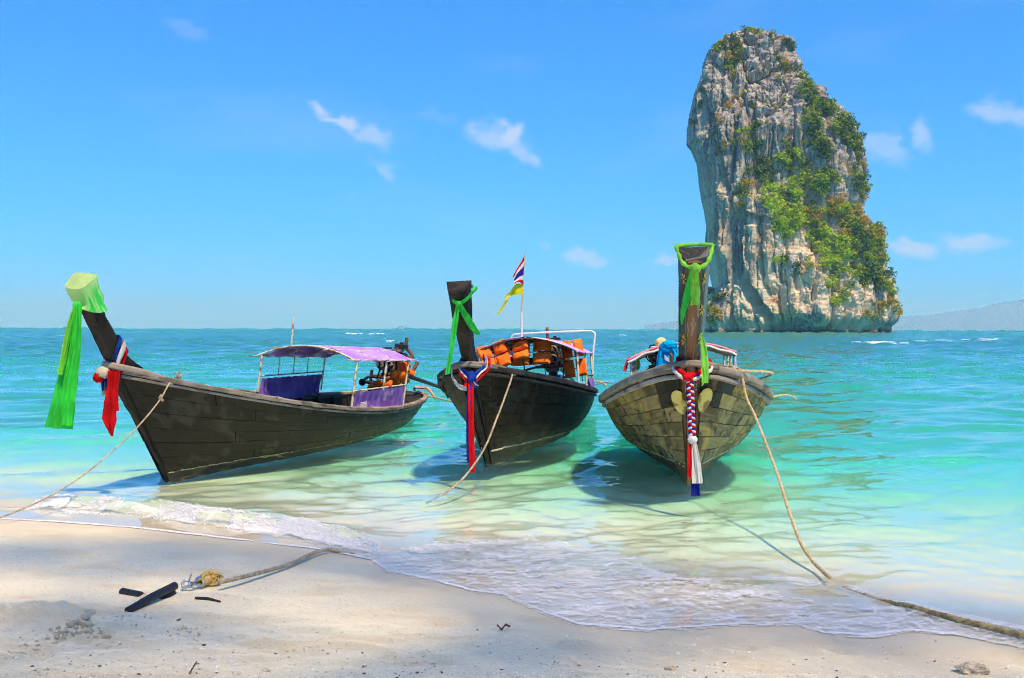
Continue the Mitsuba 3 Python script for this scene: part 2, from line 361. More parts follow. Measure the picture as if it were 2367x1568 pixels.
cracks = -6.5 * crack([.11, .11, .010], 51) - 4.0 * crack([.25, .25, .018], 52) - 1.6 * crack([.5, .5, .05], 53) - 1.8 * crack([.03, .03, .14], 54) * meshkit.noise(P3 * .1, 55)
# blocks: stepped joints
st = (RZ + .25 * RX + 6 * meshkit.fbm(q * .06, 2, 6)) / 6.5; blockz = meshkit.noise(np.stack([np.floor(st), np.floor((RX + .15 * RZ) / 5. + 3 * strat), 0 * RX], -1) * 1.7, 7) - .5
disp = big + 7.5 * (rib - .5) + 5.0 * (rib2 - .5) + 2.0 * (strat - .5) + 2.8 * crag + 2.4 * blockz + cracks
IX, IY = (RX / RY * FPX + 1183.5 - 1514.9) / .4831, 1535 - (RZ + 1.5) / RK * ROCKC / RY    # measuring coordinates of every vertex of the face
def line_dist(pts):
    """Signed horizontal distance to a line given as (Y, X) pairs: positive to its right."""
    yy, xx = np.array(pts, float).T; return IX - np.interp(IY, yy, xx)
dl = line_dist([(930, 452), (1000, 436), (1100, 428), (1200, 438), (1290, 470), (1360, 505), (1440, 560), (1500, 580)])
cave = np.clip(1 - np.abs((dl + 34) / 38) ** 4, 0, 1) * np.clip((IY - 900) / 70, 0, 1) * np.clip((1475 - IY) / 30, 0, 1)
disp -= 11 * cave
slab = np.clip(dl / 8, 0, 1) * np.clip(1 - dl / 170, 0, 1) * np.clip((IY - 1000) / 12, 0, 1) * np.clip((1450 - IY) / 50, 0, 1); disp += 5.5 * slab
dl2 = line_dist([(820, 300), (900, 322), (1000, 318), (1100, 318), (1170, 348), (1240, 370)])
disp += 6 * np.exp(-((dl2 - 25) / 34) ** 2) * np.clip((IY - 800) / 50, 0, 1) * np.clip((1190 - IY) / 60, 0, 1)
roof = np.clip(1 - np.abs((IX - 500) / 75) ** 4, 0, 1); disp += 8 * roof * np.clip((IY - 820) / 60, 0, 1) * (IY < 938 + .35 * (IX - 440)) 
dl3 = line_dist([(300, 215), (600, 228), (900, 262)]); disp -= 6 * np.exp(-((dl3 - 6) / 9) ** 2) * np.clip((IY - 240) / 60, 0, 1) * np.clip((880 - IY) / 90, 0, 1)
dl4 = line_dist([(1110, 740), (1180, 800), (1300, 830)]); knob = np.clip(1 - ((IX - 720) / 95) ** 4, 0, 1) * np.clip((IY - 1115) / 25, 0, 1); disp += 7 * np.maximum(knob, 0) * np.clip((1500 - IY) / 80, 0, 1)
notch = np.exp(-((RZ - 2.5) / 4.0) ** 2) * (.35 + 1.2 * meshkit.noise(P3 * .06, 12)); disp -= 8.5 * notch
disp = disp * (.25 + .75 * np.clip((-sy_ + .15), 0, 1) ** .7) * np.clip(np.minimum((zc[-1] - RZ) / 8, 1), .15, 1)
RX += nx * disp * (.22 + .7 * np.clip((np.abs(sy_) - .12) / .35, 0, 1)); RY += ny * disp * 1.0
RZ += np.where(RZ > 3, (strat - .5) * 3 + crag * 2 + 2.0 * blockz, 0)
RV = np.stack([RX, RY, RZ], -1)
RF = grid_faces(NL, NU, True)
rockv = np.vstack([RV.reshape(-1, 3), [[CXr[-1], ROCKY + 42, zc[-1] + 1]]])
capf = np.array([[(NL - 1) * NU + k, (NL - 1) * NU + (k + 1) % NU, NL * NU] for k in range(NU)])
RFt = np.vstack([tri(RF), capf])


def rock_color(p, n, uv):
    x, z = p.x, p.z
    w = fbm(x * .06, z * .05, p.y * .05, 4)
    streak = fbm(x * .55 + 3 * w, z * .035, p.y * .5, 4)
    fine = fbm(x * 1.1, z * .9, p.y * 1.1, 4)
    c = mix((.235, .218, .188), (.55, .505, .43), smoothstep(.3, .70, .72 * streak + .28 * fine))
    c = mix(c, mi.Color3f(.085, .085, .09), .8 * smoothstep(.52, .70, fbm(x * .8 + 7, z * .05, p.y * .7, 4)))
    # bare cream and ochre limestone where the face has broken away under the overhangs
    low = smoothstep(118., 30., z) * smoothstep(.36, .58, w + .22 * streak - .02)
    cream = mix((.72, .61, .43), (.68, .46, .25), smoothstep(.5, .74, fbm(x * .16, z * .10, 2., 4)))
    c = mix(c, cream, .88 * dr.clip(low, 0, 1))
    och = smoothstep(.60, .72, fbm(x * .22 + 9, z * .2, p.y * .2, 5)) * smoothstep(40., 90., z)
    c = mix(c, mi.Color3f(.58, .38, .16), .62 * och)
    c = mix(c, mi.Color3f(.07, .065, .055), .55 * smoothstep(.58, .88, fine) * smoothstep(.5, .64, streak) * (1 - .7 * low))
    c = mix(c, mi.Color3f(.05, .055, .05), smoothstep(4.6, 2.2, z + 2. * w) * .85)
    return c


def rock_bump(p, n, uv): return fbm(p.x * 1.3, p.z * .5, p.y * 1.3, 4) + .5 * fbm(p.x * .6, p.z * 1.8, p.y * .6, 3)
mat('rock_material', {'type': 'bumpmap', 'arbitrary': mikit.proc(rock_bump, eps=.15), 'scale': 1.1,
                      'bsdf': {'type': 'principled', 'base_color': mikit.proc(rock_color), 'roughness': .9, 'specular': .2}})
tag(add('sea_stack', (rockv, RFt), 'rock_material', smooth=30), 'tall grey and cream limestone stack rising from the sea behind the right hand boat', kind='structure')

# shrubs growing on the stack
def leaf_mat(key, c, v):
    def f(p, n, uv, c=c, v=v):
        r = fbm(p.x * .8, p.y * .8, p.z * .8, 2)
        return mix(tuple(x * .55 for x in c), v, smoothstep(.3, .72, r))
    scene[key] = {'type': 'principledthin', 'base_color': mikit.proc(f), 'roughness': .6, 'diff_trans': .9, 'spec_trans': 0., 'eta': 1.3}
leaf_mat('leaf_dark', (.075, .15, .015), (.17, .29, .03))
leaf_mat('leaf_mid', (.24, .37, .015), (.48, .60, .03))
leaf_mat('leaf_bright', (.42, .66, .008), (.70, .86, .015))
leaf_mat('leaf_gold', (.52, .42, .02), (.74, .52, .05))
def shrub_mesh(seed, n=150):
    g = np.random.default_rng(seed); d = g.normal(size=(n, 3)); d /= np.linalg.norm(d, axis=1, keepdims=True)
    lobes = g.normal(size=(6, 3)) * np.array([.5, .35, .4]); which = g.integers(0, 6, n)
    c = lobes[which] + d * (g.uniform(.25, .55, n) ** .8)[:, None]
    nn = d + .7 * g.normal(size=(n, 3)); nn /= np.linalg.norm(nn, axis=1, keepdims=True)
    a = np.cross(nn, [.3, .2, .93]); a /= np.linalg.norm(a, axis=1, keepdims=True); b = np.cross(nn, a); s = g.uniform(.10, .24, n)[:, None]
    v = np.stack([c - a * s, c - b * s * .7 + nn * .03, c + a * s, c + b * s * .8], 1).reshape(-1, 3)
    return v, np.arange(n * 4).reshape(-1, 4)
SHRUBS = [mikit.ply(shrub_mesh(70 + i), None) for i in range(6)]
ncam = np.cross(RV[1:, :-1] - RV[:-1, :-1], RV[:-1, 1:] - RV[:-1, :-1])
_idx = [(i, j) for i in range(2, NL - 2, 2) for j in range(0, 470, 2)]
_pts = np.array([RV[i, j] for i, j in _idx])
_q = _pts - EYE; _pd = _q @ FWD
_img = np.stack([(1183.5 + FPX * (_q @ RT) / _pd - 1514.9) / .4831, (784. - FPX * (_q @ UPV) / _pd - 37.9) / .4831], -1)
_front = _pts[:, 1] < ROCKY + 46
_tree = cKDTree(_img[_front]); _fp = _pts[_front]
VEG = [  # polygon on the measuring grid, number, sizes, kinds
    ([(285, 130), (350, 95), (430, 62), (490, 80), (470, 150), (400, 220), (380, 290), (330, 230), (290, 200)], 34, (2.2, 4.2), 'ddmmg'),
    ([(520, 85), (560, 90), (560, 130), (520, 120)], 5, (2.2, 3.2), 'dm'), ([(620, 100), (650, 110), (655, 165), (635, 150)], 5, (2.4, 3.4), 'dd'),
    ([(570, 210), (640, 230), (660, 280), (600, 270)], 9, (2., 3.2), 'dmg'), ([(640, 235), (690, 300), (740, 350), (850, 430), (870, 470), (790, 480), (720, 420), (690, 340)], 36, (2.6, 4.6), 'ddmm'),
    ([(700, 400), (780, 450), (790, 560), (830, 640), (800, 700), (760, 620), (740, 520)], 34, (2.6, 4.6), 'ddmm'), ([(840, 490), (920, 490), (975, 590), (975, 690), (930, 640), (850, 560)], 32, (2.6, 4.8), 'dddm'),
    ([(380, 520), (480, 500), (490, 620), (440, 670), (370, 640)], 22, (2.2, 4.2), 'dmbg'), ([(370, 330), (430, 360), (420, 430), (330, 470), (290, 470)], 12, (1.5, 2.6), 'ggm'),
    ([(270, 460), (340, 450), (340, 620), (300, 700), (280, 600)], 14, (1.2, 2.2), 'gg'), ([(430, 400), (480, 420), (470, 460), (440, 440)], 4, (1.8, 2.8), 'dm'),
    ([(370, 720), (450, 730), (440, 860), (400, 930), (370, 850)], 16, (2.2, 3.8), 'ddmg'), ([(480, 680), (560, 690), (560, 780), (510, 810), (485, 760)], 14, (2.8, 5.), 'dmb'),
    ([(500, 800), (650, 790), (700, 890), (720, 1010), (640, 1060), (590, 1070), (560, 960), (520, 880)], 72, (3., 5.2), 'bbbbm'), ([(590, 640), (680, 640), (740, 740), (780, 800), (700, 840), (640, 760)], 32, (2.8, 4.8), 'dmmb'),
    ([(740, 740), (850, 760), (900, 830), (840, 880), (760, 850)], 26, (2.6, 4.6), 'mbbd'), ([(800, 880), (900, 890), (980, 870), (1000, 980), (1040, 1040), (950, 1090), (880, 1040), (820, 960)], 56, (3., 5.2), 'ggmb'),
    ([(700, 1050), (820, 1020), (930, 1080), (950, 1180), (880, 1240), (820, 1180), (760, 1100)], 60, (3., 5.2), 'bbbbm'), ([(700, 920), (800, 930), (820, 1020), (720, 1040)], 20, (2.6, 4.4), 'mmg'),
    ([(900, 1060), (1050, 1050), (1060, 1170), (1100, 1240), (1110, 1330), (1060, 1340), (980, 1280), (930, 1180)], 66, (3., 5.4), 'dmmb'), ([(1030, 1010), (1070, 1010), (1075, 1090), (1045, 1080)], 9, (3., 4.4), 'gg'),
    ([(1100, 1330), (1150, 1370), (1155, 1450), (1120, 1440)], 10, (2.4, 3.8), 'mg'), ([(1000, 1380), (1110, 1370), (1100, 1420), (1000, 1440)], 14, (1.8, 3.), 'gm'),
    ([(810, 1240), (930, 1290), (900, 1390), (840, 1370)], 18, (2., 3.6), 'bm'), ([(570, 1130), (620, 1150), (600, 1200), (570, 1180)], 6, (1.8, 3.), 'bd'), ([(650, 1190), (690, 1200), (680, 1230)], 4, (2., 2.8), 'd'),
    ([(710, 1160), (750, 1170), (740, 1200)], 4, (2., 2.8), 'm'), ([(240, 1310), (320, 1310), (320, 1350), (250, 1360)], 10, (2.4, 4.), 'dd'), ([(232, 1370), (310, 1380), (310, 1450), (235, 1460)], 16, (2.4, 3.8), 'ggb'),
    ([(150, 530), (200, 400), (240, 300), (235, 420), (185, 500)], 12, (1.6, 2.6), 'dd'), ([(960, 700), (1010, 760), (1020, 850), (970, 870), (940, 740)], 18, (2.4, 3.8), 'dmg'),
    ([(985, 690), (1012, 760), (1018, 860), (995, 880), (980, 760)], 14, (2.2, 3.6), 'dmg'), ([(1030, 1000), (1066, 1020), (1078, 1110), (1104, 1200), (1134, 1310), (1115, 1340), (1085, 1220), (1045, 1100)], 36, (2.6, 4.6), 'dmmg'), ([(860, 440), (925, 500), (972, 590), (980, 680), (955, 640), (895, 520)], 26, (2.4, 4.2), 'ddm'), ([(700, 310), (760, 356), (850, 432), (830, 440), (740, 380)], 14, (2., 3.6), 'ddm'),
    ([(560, 520), (720, 520), (740, 620), (600, 620)], 10, (1.2, 2.2), 'mdg'), ([(480, 300), (640, 300), (640, 500), (500, 520)], 10, (1.2, 2.2), 'mdg')]
KIND = {'d': ('dark_shrub', 'leaf_dark', 'dark green shrub clinging to the limestone stack'), 'm': ('olive_shrub', 'leaf_mid', 'olive green shrub clinging to the limestone stack'),
        'b': ('bright_shrub', 'leaf_bright', 'bright yellow-green shrub clinging to the limestone stack'), 'g': ('golden_shrub', 'leaf_gold', 'golden dry shrub clinging to the limestone stack')}
gv = np.random.default_rng(77)
from shapely.geometry import Polygon, Point
for poly, n, (s0, s1), kinds in VEG:
    if 'd' in kinds or 'm' in kinds: n = int(n * .8)
    pg = Polygon(poly); x0, y0, x1, y1 = pg.bounds; k = 0; tries = 0
    while k < n and tries < 3000:
        tries += 1; u, v = gv.uniform(x0, x1), gv.uniform(y0, y1)
        if not pg.contains(Point(u, v)): continue
        k += 1; c = _fp[_tree.query([u, v], k=3)[1]]; c = c[c[:, 1].argmin()]; kind, m, lab = KIND[kinds[gv.integers(len(kinds))]]
        s = gv.uniform(s0, s1) * .94; key = numbered(kind)
        scene[key] = {**SHRUBS[gv.integers(6)], 'bsdf': {'type': 'ref', 'id': m}, 'to_world': T().translate([c[0], c[1] - .3 * s, c[2] + .2 * s]).rotate([0, 0, 1], gv.uniform(0, 360)).scale([s * 1.15, s * .95, s * .95])}
        tag(key, lab, 'shrub', lab.replace(' shrub', ' shrubs'))

# far hills, pale through the haze
def hills(key, Yd, pts, depth, label, seed):
    xs, ys = np.array(pts, float).T; n = 160; u = np.linspace(xs[0], xs[-1], n); yy = np.interp(u, xs, ys)
    base = np.array([at(x, 764.5, Yd) for x in u]); h = (764.5 - yy) * Yd / FPX
    h = h * (1 + .06 * (meshkit.fbm(np.stack([u * .02, 0 * u, 0 * u], -1), 4, seed) - .5)) + .5
    prof = [(0, 0.), (.18, .35), (.45, .78), (.75, 1.), (1.2, .8), (2.2, -.1)]
    V = np.stack([np.stack([base[:, 0], base[:, 1] + d * depth, h * k - (4 if k <= 0 else 0)], -1) for d, k in prof])
    V[1:-1, :, 1] += depth * .25 * (meshkit.fbm(np.stack([u * .06, 0 * u, 0 * u], -1), 4, seed + 1) - .5)
    tag(add(key, (V.reshape(-1, 3), grid_faces(len(prof), n)[:, ::-1]), 'hill_material', smooth=True), label, kind='structure')
mat('hill_material', {'type': 'diffuse', 'reflectance': mikit.proc(lambda p, n, uv: mix((.03, .05, .03), (.05, .07, .045), fbm(p.x * .003, p.y * .003, p.z * .006, 3)))})
hills('hill', 16800., [(2040, 762), (2075, 731), (2130, 729), (2180, 727), (2250, 718), (2320, 708), (2367, 694), (2460, 682), (2620, 690), (2700, 764)], 1200., 'long low mountain ridge pale in the haze at the right', 3)
hills('hill', 17000., [(1497, 764), (1503, 752), (1530, 748), (1560, 744), (1580, 741), (1600, 739), (1640, 748), (1700, 764)], 500., 'pale headland on the horizon behind the right hand boat prow', 5)
hills('hill', 17400., [(914, 764), (918, 757), (926, 754.5), (938, 757), (945, 758), (949, 764)], 60., 'tiny pale islet on the horizon above the left boat engine', 7)

# ------------------------------------------------------------------ boats
def wood(key, dark, light, stain, amount, gloss=.55, patch=None, vary=.45):
    """Weathered planking: grain along uv.x (metres), each plank with its own tone (whole hundreds of uv.x)."""
    def col(p, n, uv):
        idn = dr.floor(uv.x / 100. + .5); u, v = uv.x - idn * 100., uv.y
        tone = cell_rand(idn, 3.); g = fbm(u * 2.2 + idn * 7.3, v * 46., idn, 3); b = fbm(u * 5.5 + idn * 3.1, v * 7., 5., 4)
        c = mix(dark, light, dr.clip(.55 * g + .5 * b + .5 * vary * 2 * (tone - .5), 0, 1))
        c = mix(c, mi.Color3f(*stain), amount * smoothstep(.46, .7, fbm(u * 3.3 + idn, v * 4.2, 9., 4)))
        if patch is not None:
            c = mix(c, mi.Color3f(*patch), (.75 * smoothstep(.56, .70, fbm(u * 2.6, v * 4.5, 4. + .06 * tone, 5))) if vary < .4 else (.62 * smoothstep(.56, .76, fbm(u * 4.1 + idn * 1.7, v * 6., 4., 4)) * smoothstep(.35, .6, tone + .1)))
        wet = smoothstep(.16, .05, p.z + .10 * (fbm(p.x * 5, p.y * 5, p.z * 9, 3) - .5))     # the tide mark: wet, slimed wood just above the water
        c = mix(c, mix(tuple(x * .5 for x in light), (.020, .030, .012), .6), wet * .8)
        return mix(c, mi.Color3f(*dark) * .4, smoothstep(.62, .86, fbm(u * 9. + idn, v * 11., 2., 3)))
    def rel(p, n, uv): return fbm(uv.x * 3., uv.y * 60., 1., 3) + .8 * fbm(uv.x * 8., uv.y * 14., 1., 3)
    mat(key, {'type': 'bumpmap', 'arbitrary': mikit.proc(rel, eps=2e-3), 'scale': .004,
              'bsdf': {'type': 'principled', 'base_color': mikit.proc(col), 'roughness': gloss, 'specular': .22}})
wood('black_planks', (.004, .0036, .0032), (.020, .017, .0135), (.006, .005, .004), .7, .5, (.046, .041, .034), .18)
wood('brown_planks', (.006, .0045, .0038), (.031, .022, .0145), (.065, .028, .010), .45, .5, (.05, .042, .033), .22)
wood('yellow_planks', (.060, .046, .022), (.45, .33, .135), (.060, .046, .022), .75, .65, (.55, .35, .04))
wood('grey_wood', (.13, .115, .095), (.42, .37, .30), (.085, .07, .055), .6, .8)
wood('dark_wood', (.009, .0075, .0065), (.036, .030, .024), (.11, .095, .078), .22, .6)
wood('brown_wood', (.05, .025, .012), (.19, .09, .04), (.04, .025, .015), .5, .5)
def blotchy(key, a, b, f=6., rough=.7, spec=.3, metal=0., c=None):
    def col(p, n, uv):
        k = mix(a, b, smoothstep(.3, .7, fbm(p.x * f, p.y * f, p.z * f, 4)))
        return k if c is None else mix(k, mi.Color3f(*c), smoothstep(.56, .68, fbm(p.x * f * 1.6 + 5, p.y * f * 1.6, p.z * f * 1.6, 4)))
    mat(key, {'type': 'principled', 'base_color': mikit.proc(col), 'roughness': rough, 'specular': spec, 'metallic': metal})
blotchy('seam_black', (.008, .007, .006), (.02, .017, .014), 8)
blotchy('bottom_brown', (.10, .045, .02), (.17, .085, .035), 5, .6, c=(.05, .035, .02))
blotchy('bottom_dark', (.02, .022, .02), (.045, .045, .035), 5, .6)
blotchy('trim_yellow', (.45, .38, .16), (.60, .52, .28), 9, .6, c=(.12, .08, .04))
blotchy('trim_white', (.45, .45, .40), (.62, .62, .56), 9, .6, c=(.15, .14, .11))
blotchy('cream_paint', (.66, .60, .42), (.76, .71, .55), 7, .5, c=(.36, .20, .09))
blotchy('rusty', (.13, .055, .028), (.24, .12, .06), 14, .75, .3, .2, c=(.06, .035, .025))
blotchy('engine_grey', (.045, .045, .045), (.13, .125, .12), 16, .5, .5, .5, c=(.17, .08, .04))
blotchy('engine_dark', (.018, .018, .02), (.05, .048, .046), 16, .5, .4, .3)
blotchy('pulley_steel', (.30, .24, .19), (.42, .36, .30), 22, .45, .5, .6, c=(.28, .13, .06))
blotchy('rope_tan', (.44, .33, .17), (.64, .52, .31), 30, .9, .15)
blotchy('rope_grey', (.30, .25, .17), (.50, .43, .31), 30, .9, .15)
blotchy('rope_gold', (.50, .34, .10), (.72, .54, .22), 60, .9, .15)
blotchy('rope_wet', (.24, .17, .07), (.52, .38, .16), 30, .55, .4)
blotchy('eye_yellow', (.62, .47, .10), (.72, .58, .20), 5, .6, c=(.28, .17, .05))
blotchy('flower_yellow', (.40, .27, .03), (.55, .40, .06), 14, .6)
blotchy('orange_vest', (.95, .13, .008), (1.0, .22, .02), 7, .7, .2)
simple('black_strap', (.012, .012, .014), .7); simple('dark_rubber', (.015, .015, .016), .6)
blotchy('tarp_violet', (.36, .20, .62), (.50, .33, .76), 3, .6, .3)
blotchy('curtain_violet', (.17, .085, .42), (.30, .17, .58), 3.5, .6, .3, c=(.34, .25, .50))
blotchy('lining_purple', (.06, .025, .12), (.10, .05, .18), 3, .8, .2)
blotchy('curtain_blue', (.12, .11, .46), (.26, .16, .56), 5, .6, .3)
blotchy('tarp_red', (.50, .03, .05), (.62, .07, .09), 4, .6, .3)
blotchy('tarp_pink', (.70, .22, .28), (.80, .36, .40), 4, .6, .3)
blotchy('tarp_beige', (.40, .32, .20), (.52, .43, .29), 4, .8, .2)
blotchy('white_edge', (.70, .66, .56), (.80, .77, .70), 6, .7, .2)
blotchy('cabin_blue', (.05, .10, .28), (.10, .19, .42), 5, .5)
blotchy('hatch_orange', (.50, .22, .07), (.62, .32, .12), 5, .6)
blotchy('buoy_yellow', (.72, .52, .12), (.80, .62, .25), 9, .6)
simple('hat_straw', (.78, .60, .25), .8); simple('shirt_blue', (.0, .42, .80), .8, .1); simple('bag_green', (.22, .50, .01), .6)
simple('white_pipe', (.74, .72, .68), .45); simple('white_trim', (.8, .8, .78), .6)
simple('steel', (.62, .62, .64), .25, .5, 1.)
simple('anchor_black', (.02, .02, .026), .5, .4)
def cloth(key, c, dark=.72, thin=.3):
    def f(p, n, uv): return mix(tuple(x * dark for x in c), c, smoothstep(.25, .75, .5 * fbm(p.x * 26, p.y * 26, p.z * 3., 3) + .5 * fbm(p.x * 7, p.y * 7, p.z * 6, 3)))
    scene[key] = {'type': 'principledthin', 'base_color': mikit.proc(f), 'roughness': .75, 'diff_trans': thin, 'spec_trans': 0., 'eta': 1.4, 'sheen': .3}
cloth('cloth_green', (.07, .84, .12), .66, .8); cloth('cloth_lime', (.32, .86, .12), .6, .7); cloth('cloth_faded', (.50, .74, .30), .8, .5)
cloth('cloth_red', (.74, .015, .02), .55, .4); cloth('cloth_white', (.82, .80, .76), .72, .4); cloth('cloth_blue', (.015, .07, .46), .5, .3); cloth('cloth_cream', (.66, .60, .47), .8, .4)
cloth('cloth_navy', (.02, .03, .30), .7, .3); cloth('cloth_yellow', (.88, .78, .01), .92, .7)


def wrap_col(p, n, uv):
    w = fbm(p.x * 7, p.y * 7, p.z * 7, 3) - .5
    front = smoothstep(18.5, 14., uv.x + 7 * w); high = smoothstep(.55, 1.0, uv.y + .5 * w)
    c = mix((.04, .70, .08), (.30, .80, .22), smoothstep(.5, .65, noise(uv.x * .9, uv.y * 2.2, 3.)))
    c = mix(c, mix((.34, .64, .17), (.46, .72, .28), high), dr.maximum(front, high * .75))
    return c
mat('wrap_cloth', {'type': 'principled', 'base_color': mikit.proc(wrap_col), 'roughness': .7, 'sheen': .3})
def prow_col(p, n, uv):
    front = smoothstep(.12, .08, uv.y) * smoothstep(-.02, .0, uv.y)
    g = fbm(uv.x * 3., uv.y * 30., 2., 4)
    c = mix((.008, .008, .008), (.030, .031, .028), g)
    c = mix(c, mi.Color3f(.15, .16, .14), smoothstep(.2, .3, uv.y) * smoothstep(.45, .35, uv.y) * .8)
    c = mix(c, mix((.10, .04, .018), (.24, .11, .05), g), front)
    return mix(c, mi.Color3f(.30, .27, .2), smoothstep(.64, .74, fbm(uv.x * 7, uv.y * 40, 5., 3)) * .7)
mat('prow_paint', {'type': 'principled', 'base_color': mikit.proc(prow_col), 'roughness': .4, 'specular': .5})
simple('pale_blue_pipe', (.35, .52, .66), .5)


class Boat:
    def __init__(self, key, **p):
        self.k, self.p = numbered(key), p; a, r = p['a'], p['roll']
        self.d = np.array([math.sin(a), math.cos(a), 0]); n = np.array([math.cos(a), -math.sin(a), 0]); zz = np.array([0, 0, 1.])
        self.n = n * math.cos(r) - zz * math.sin(r); self.u = n * math.sin(r) + zz * math.cos(r); self.o = np.array([p['x'], p['y'], 0.])
    def W(self, q):
        q = np.asarray(q, float); return self.o + q[..., :1] * self.d + q[..., 1:2] * self.n + q[..., 2:3] * self.u
    def inv(self, P): r = np.asarray(P) - self.o; return np.stack([r @ self.d, r @ self.n, r @ self.u], -1)
    def ps(self, pts, s):
        """Places measured in the photograph, standing in the plane across the boat at s (one value or one each)."""
        pts = np.asarray(pts, float); ss = np.broadcast_to(s, (len(pts),)); out = []
        for (x, y), s_ in zip(pts, ss):
            d = ray(x, y); out.append(EYE + d * (((self.o + self.d * s_ - EYE) @ self.d) / (d @ self.d)))
        return self.inv(np.array(out))
    def pw(self, pts, w):
        pts = np.asarray(pts, float); ww = np.broadcast_to(w, (len(pts),)); out = []
        for (x, y), w_ in zip(pts, ww):
            d = ray(x, y); out.append(EYE + d * (((self.o + self.n * w_ - EYE) @ self.n) / (d @ self.n)))
        return self.inv(np.array(out))
    def beam(self, t):
        p = self.p; b = np.sin(np.clip(t / .5, 0, 1) * np.pi / 2) ** p['pb']; st = 1 - p['ps'] * np.clip((t - .5) / .5, 0, 1) ** 2
        end = np.sqrt(np.clip(1 - np.clip((t - .9) / .1, 0, 1) ** 2, 0, 1)); return .06 + (p['B'] - .06) * np.where(t < .5, b, st) * (.25 + .75 * end)
    def zs(self, t):
        p = self.p; return p['z0'] * (1 - t) ** 3 + 3 * t * (1 - t) ** 2 * p['za'] + 3 * t * t * (1 - t) * p['z1'] + t ** 3 * p['z2']
    def hull(self, t, v, side, off=0.):
        t, v = np.broadcast_arrays(np.asarray(t, float), np.asarray(v, float)); p = self.p; L, rk = p['L'], p['rake']
        zk = -.14 - .25 * np.sin(np.clip(t / .4, 0, 1) * np.pi / 2) + .45 * np.clip((t - .7) / .3, 0, 1) ** 2
        sk = rk * 1.1 + t * (L - rk * 1.1 - .5); c = .05 + .75 * np.clip(t / .45, 0, 1); vc = np.clip(v, 0, 1.2)
        fw = (1 - c) * vc ** p['bp'] + c * np.sin(vc * np.pi / 2); fz = (1 - c) * vc + c * (1 - np.cos(vc * np.pi / 2))
        q = np.stack([sk + (t * L - sk) * fz, side * (.05 + (self.beam(t) - .05) * fw), zk + (self.zs(t) - zk) * fz], -1)
        q[..., 2] = np.maximum(q[..., 2], -.10 + q[..., 1] * math.tan(p['roll']))
        if off:
            e = 2e-3
            a = self.hull(t + e, v, side) - self.hull(t - e, v, side); b = self.hull(t, v + e, side) - self.hull(t, v - e, side)
            n = np.cross(a, b) * side; n /= np.linalg.norm(n, axis=-1, keepdims=True) + 1e-12; q = q - n * off * np.sign((n[..., 1:2] * side) + 1e-9) * -1
        return q
    def vz(self, t, z, side):
        """Girth position where the hull passes the world height z."""
        vv = np.linspace(0, 1, 90); out = []
        for t_ in np.atleast_1d(t):
            h = self.W(self.hull(np.full(90, t_), vv, side))[:, 2]; i = np.where(h >= z)[0]; out.append(vv[i[0]] if len(i) else 1.)
        return np.array(out)
    def front(self, pts, off=.05, side=0.):
        """Places measured in the photograph that lie just before the front edge of the prow."""
        s = np.full(len(pts), -.6)
        for _ in range(4):
            q = self.ps(pts, s); s = np.interp(q[:, 2], self.sf[:, 2], self.sf[:, 0]) - off
        return self.ps(pts, s)
    def tx(self, x, side, lo=0., hi=.4):
        """Station of the sheer that stands at x in the photograph."""
        t = np.linspace(lo, hi, 200); P = self.W(self.hull(t, 1., side)) - EYE; return t[np.abs(1183.5 + FPX * (P @ RT) / (P @ FWD) - x).argmin()]
    def add(self, name, mesh, m, smooth=False, local=True, **kw):
        v, f = mesh; return add(f'{self.k}__{name}', (self.W(v) if local else v, f), m, smooth, **kw)


def plank_patch(B, t0, t1, v0, v1, side, off, ident, nt=6, nv=3):
    """One plank: a thick board bent to the hull, its edges turned back to the shell."""
    t = np.linspace(t0, t1, nt); k = np.linspace(0, 1, nv); V0, V1 = v0(t), v1(t)
    V = V0[:, None] + (V1 - V0)[:, None] * k; Tt = t[:, None] + 0 * V
    top = B.hull(Tt, V, side, off); low = B.hull(Tt, V, side, 0.001)
    u = (Tt * B.p['L']) + 100. * ident; w = V * 1.6
    idx = np.arange(nt * nv).reshape(nt, nv); rim = np.r_[idx[0, :], idx[1:, -1], idx[-1, -2::-1], idx[-2:0:-1, 0]]
    v = np.vstack([top.reshape(-1, 3), top.reshape(-1, 3)[rim], low.reshape(-1, 3)[rim]])
    uv = np.stack([u, w], -1).reshape(-1, 2); uv = np.vstack([uv, uv[rim], uv[rim]])
    f = tri(grid_faces(nt, nv)); n0 = nt * nv; r = len(rim); a = np.arange(r)
    f = np.vstack([f, np.stack([n0 + a, n0 + (a + 1) % r, n0 + r + (a + 1) % r], 1), np.stack([n0 + a, n0 + r + (a + 1) % r, n0 + r + a], 1)])
    if side > 0: f = f[:, ::-1]
    return (v, f), uv


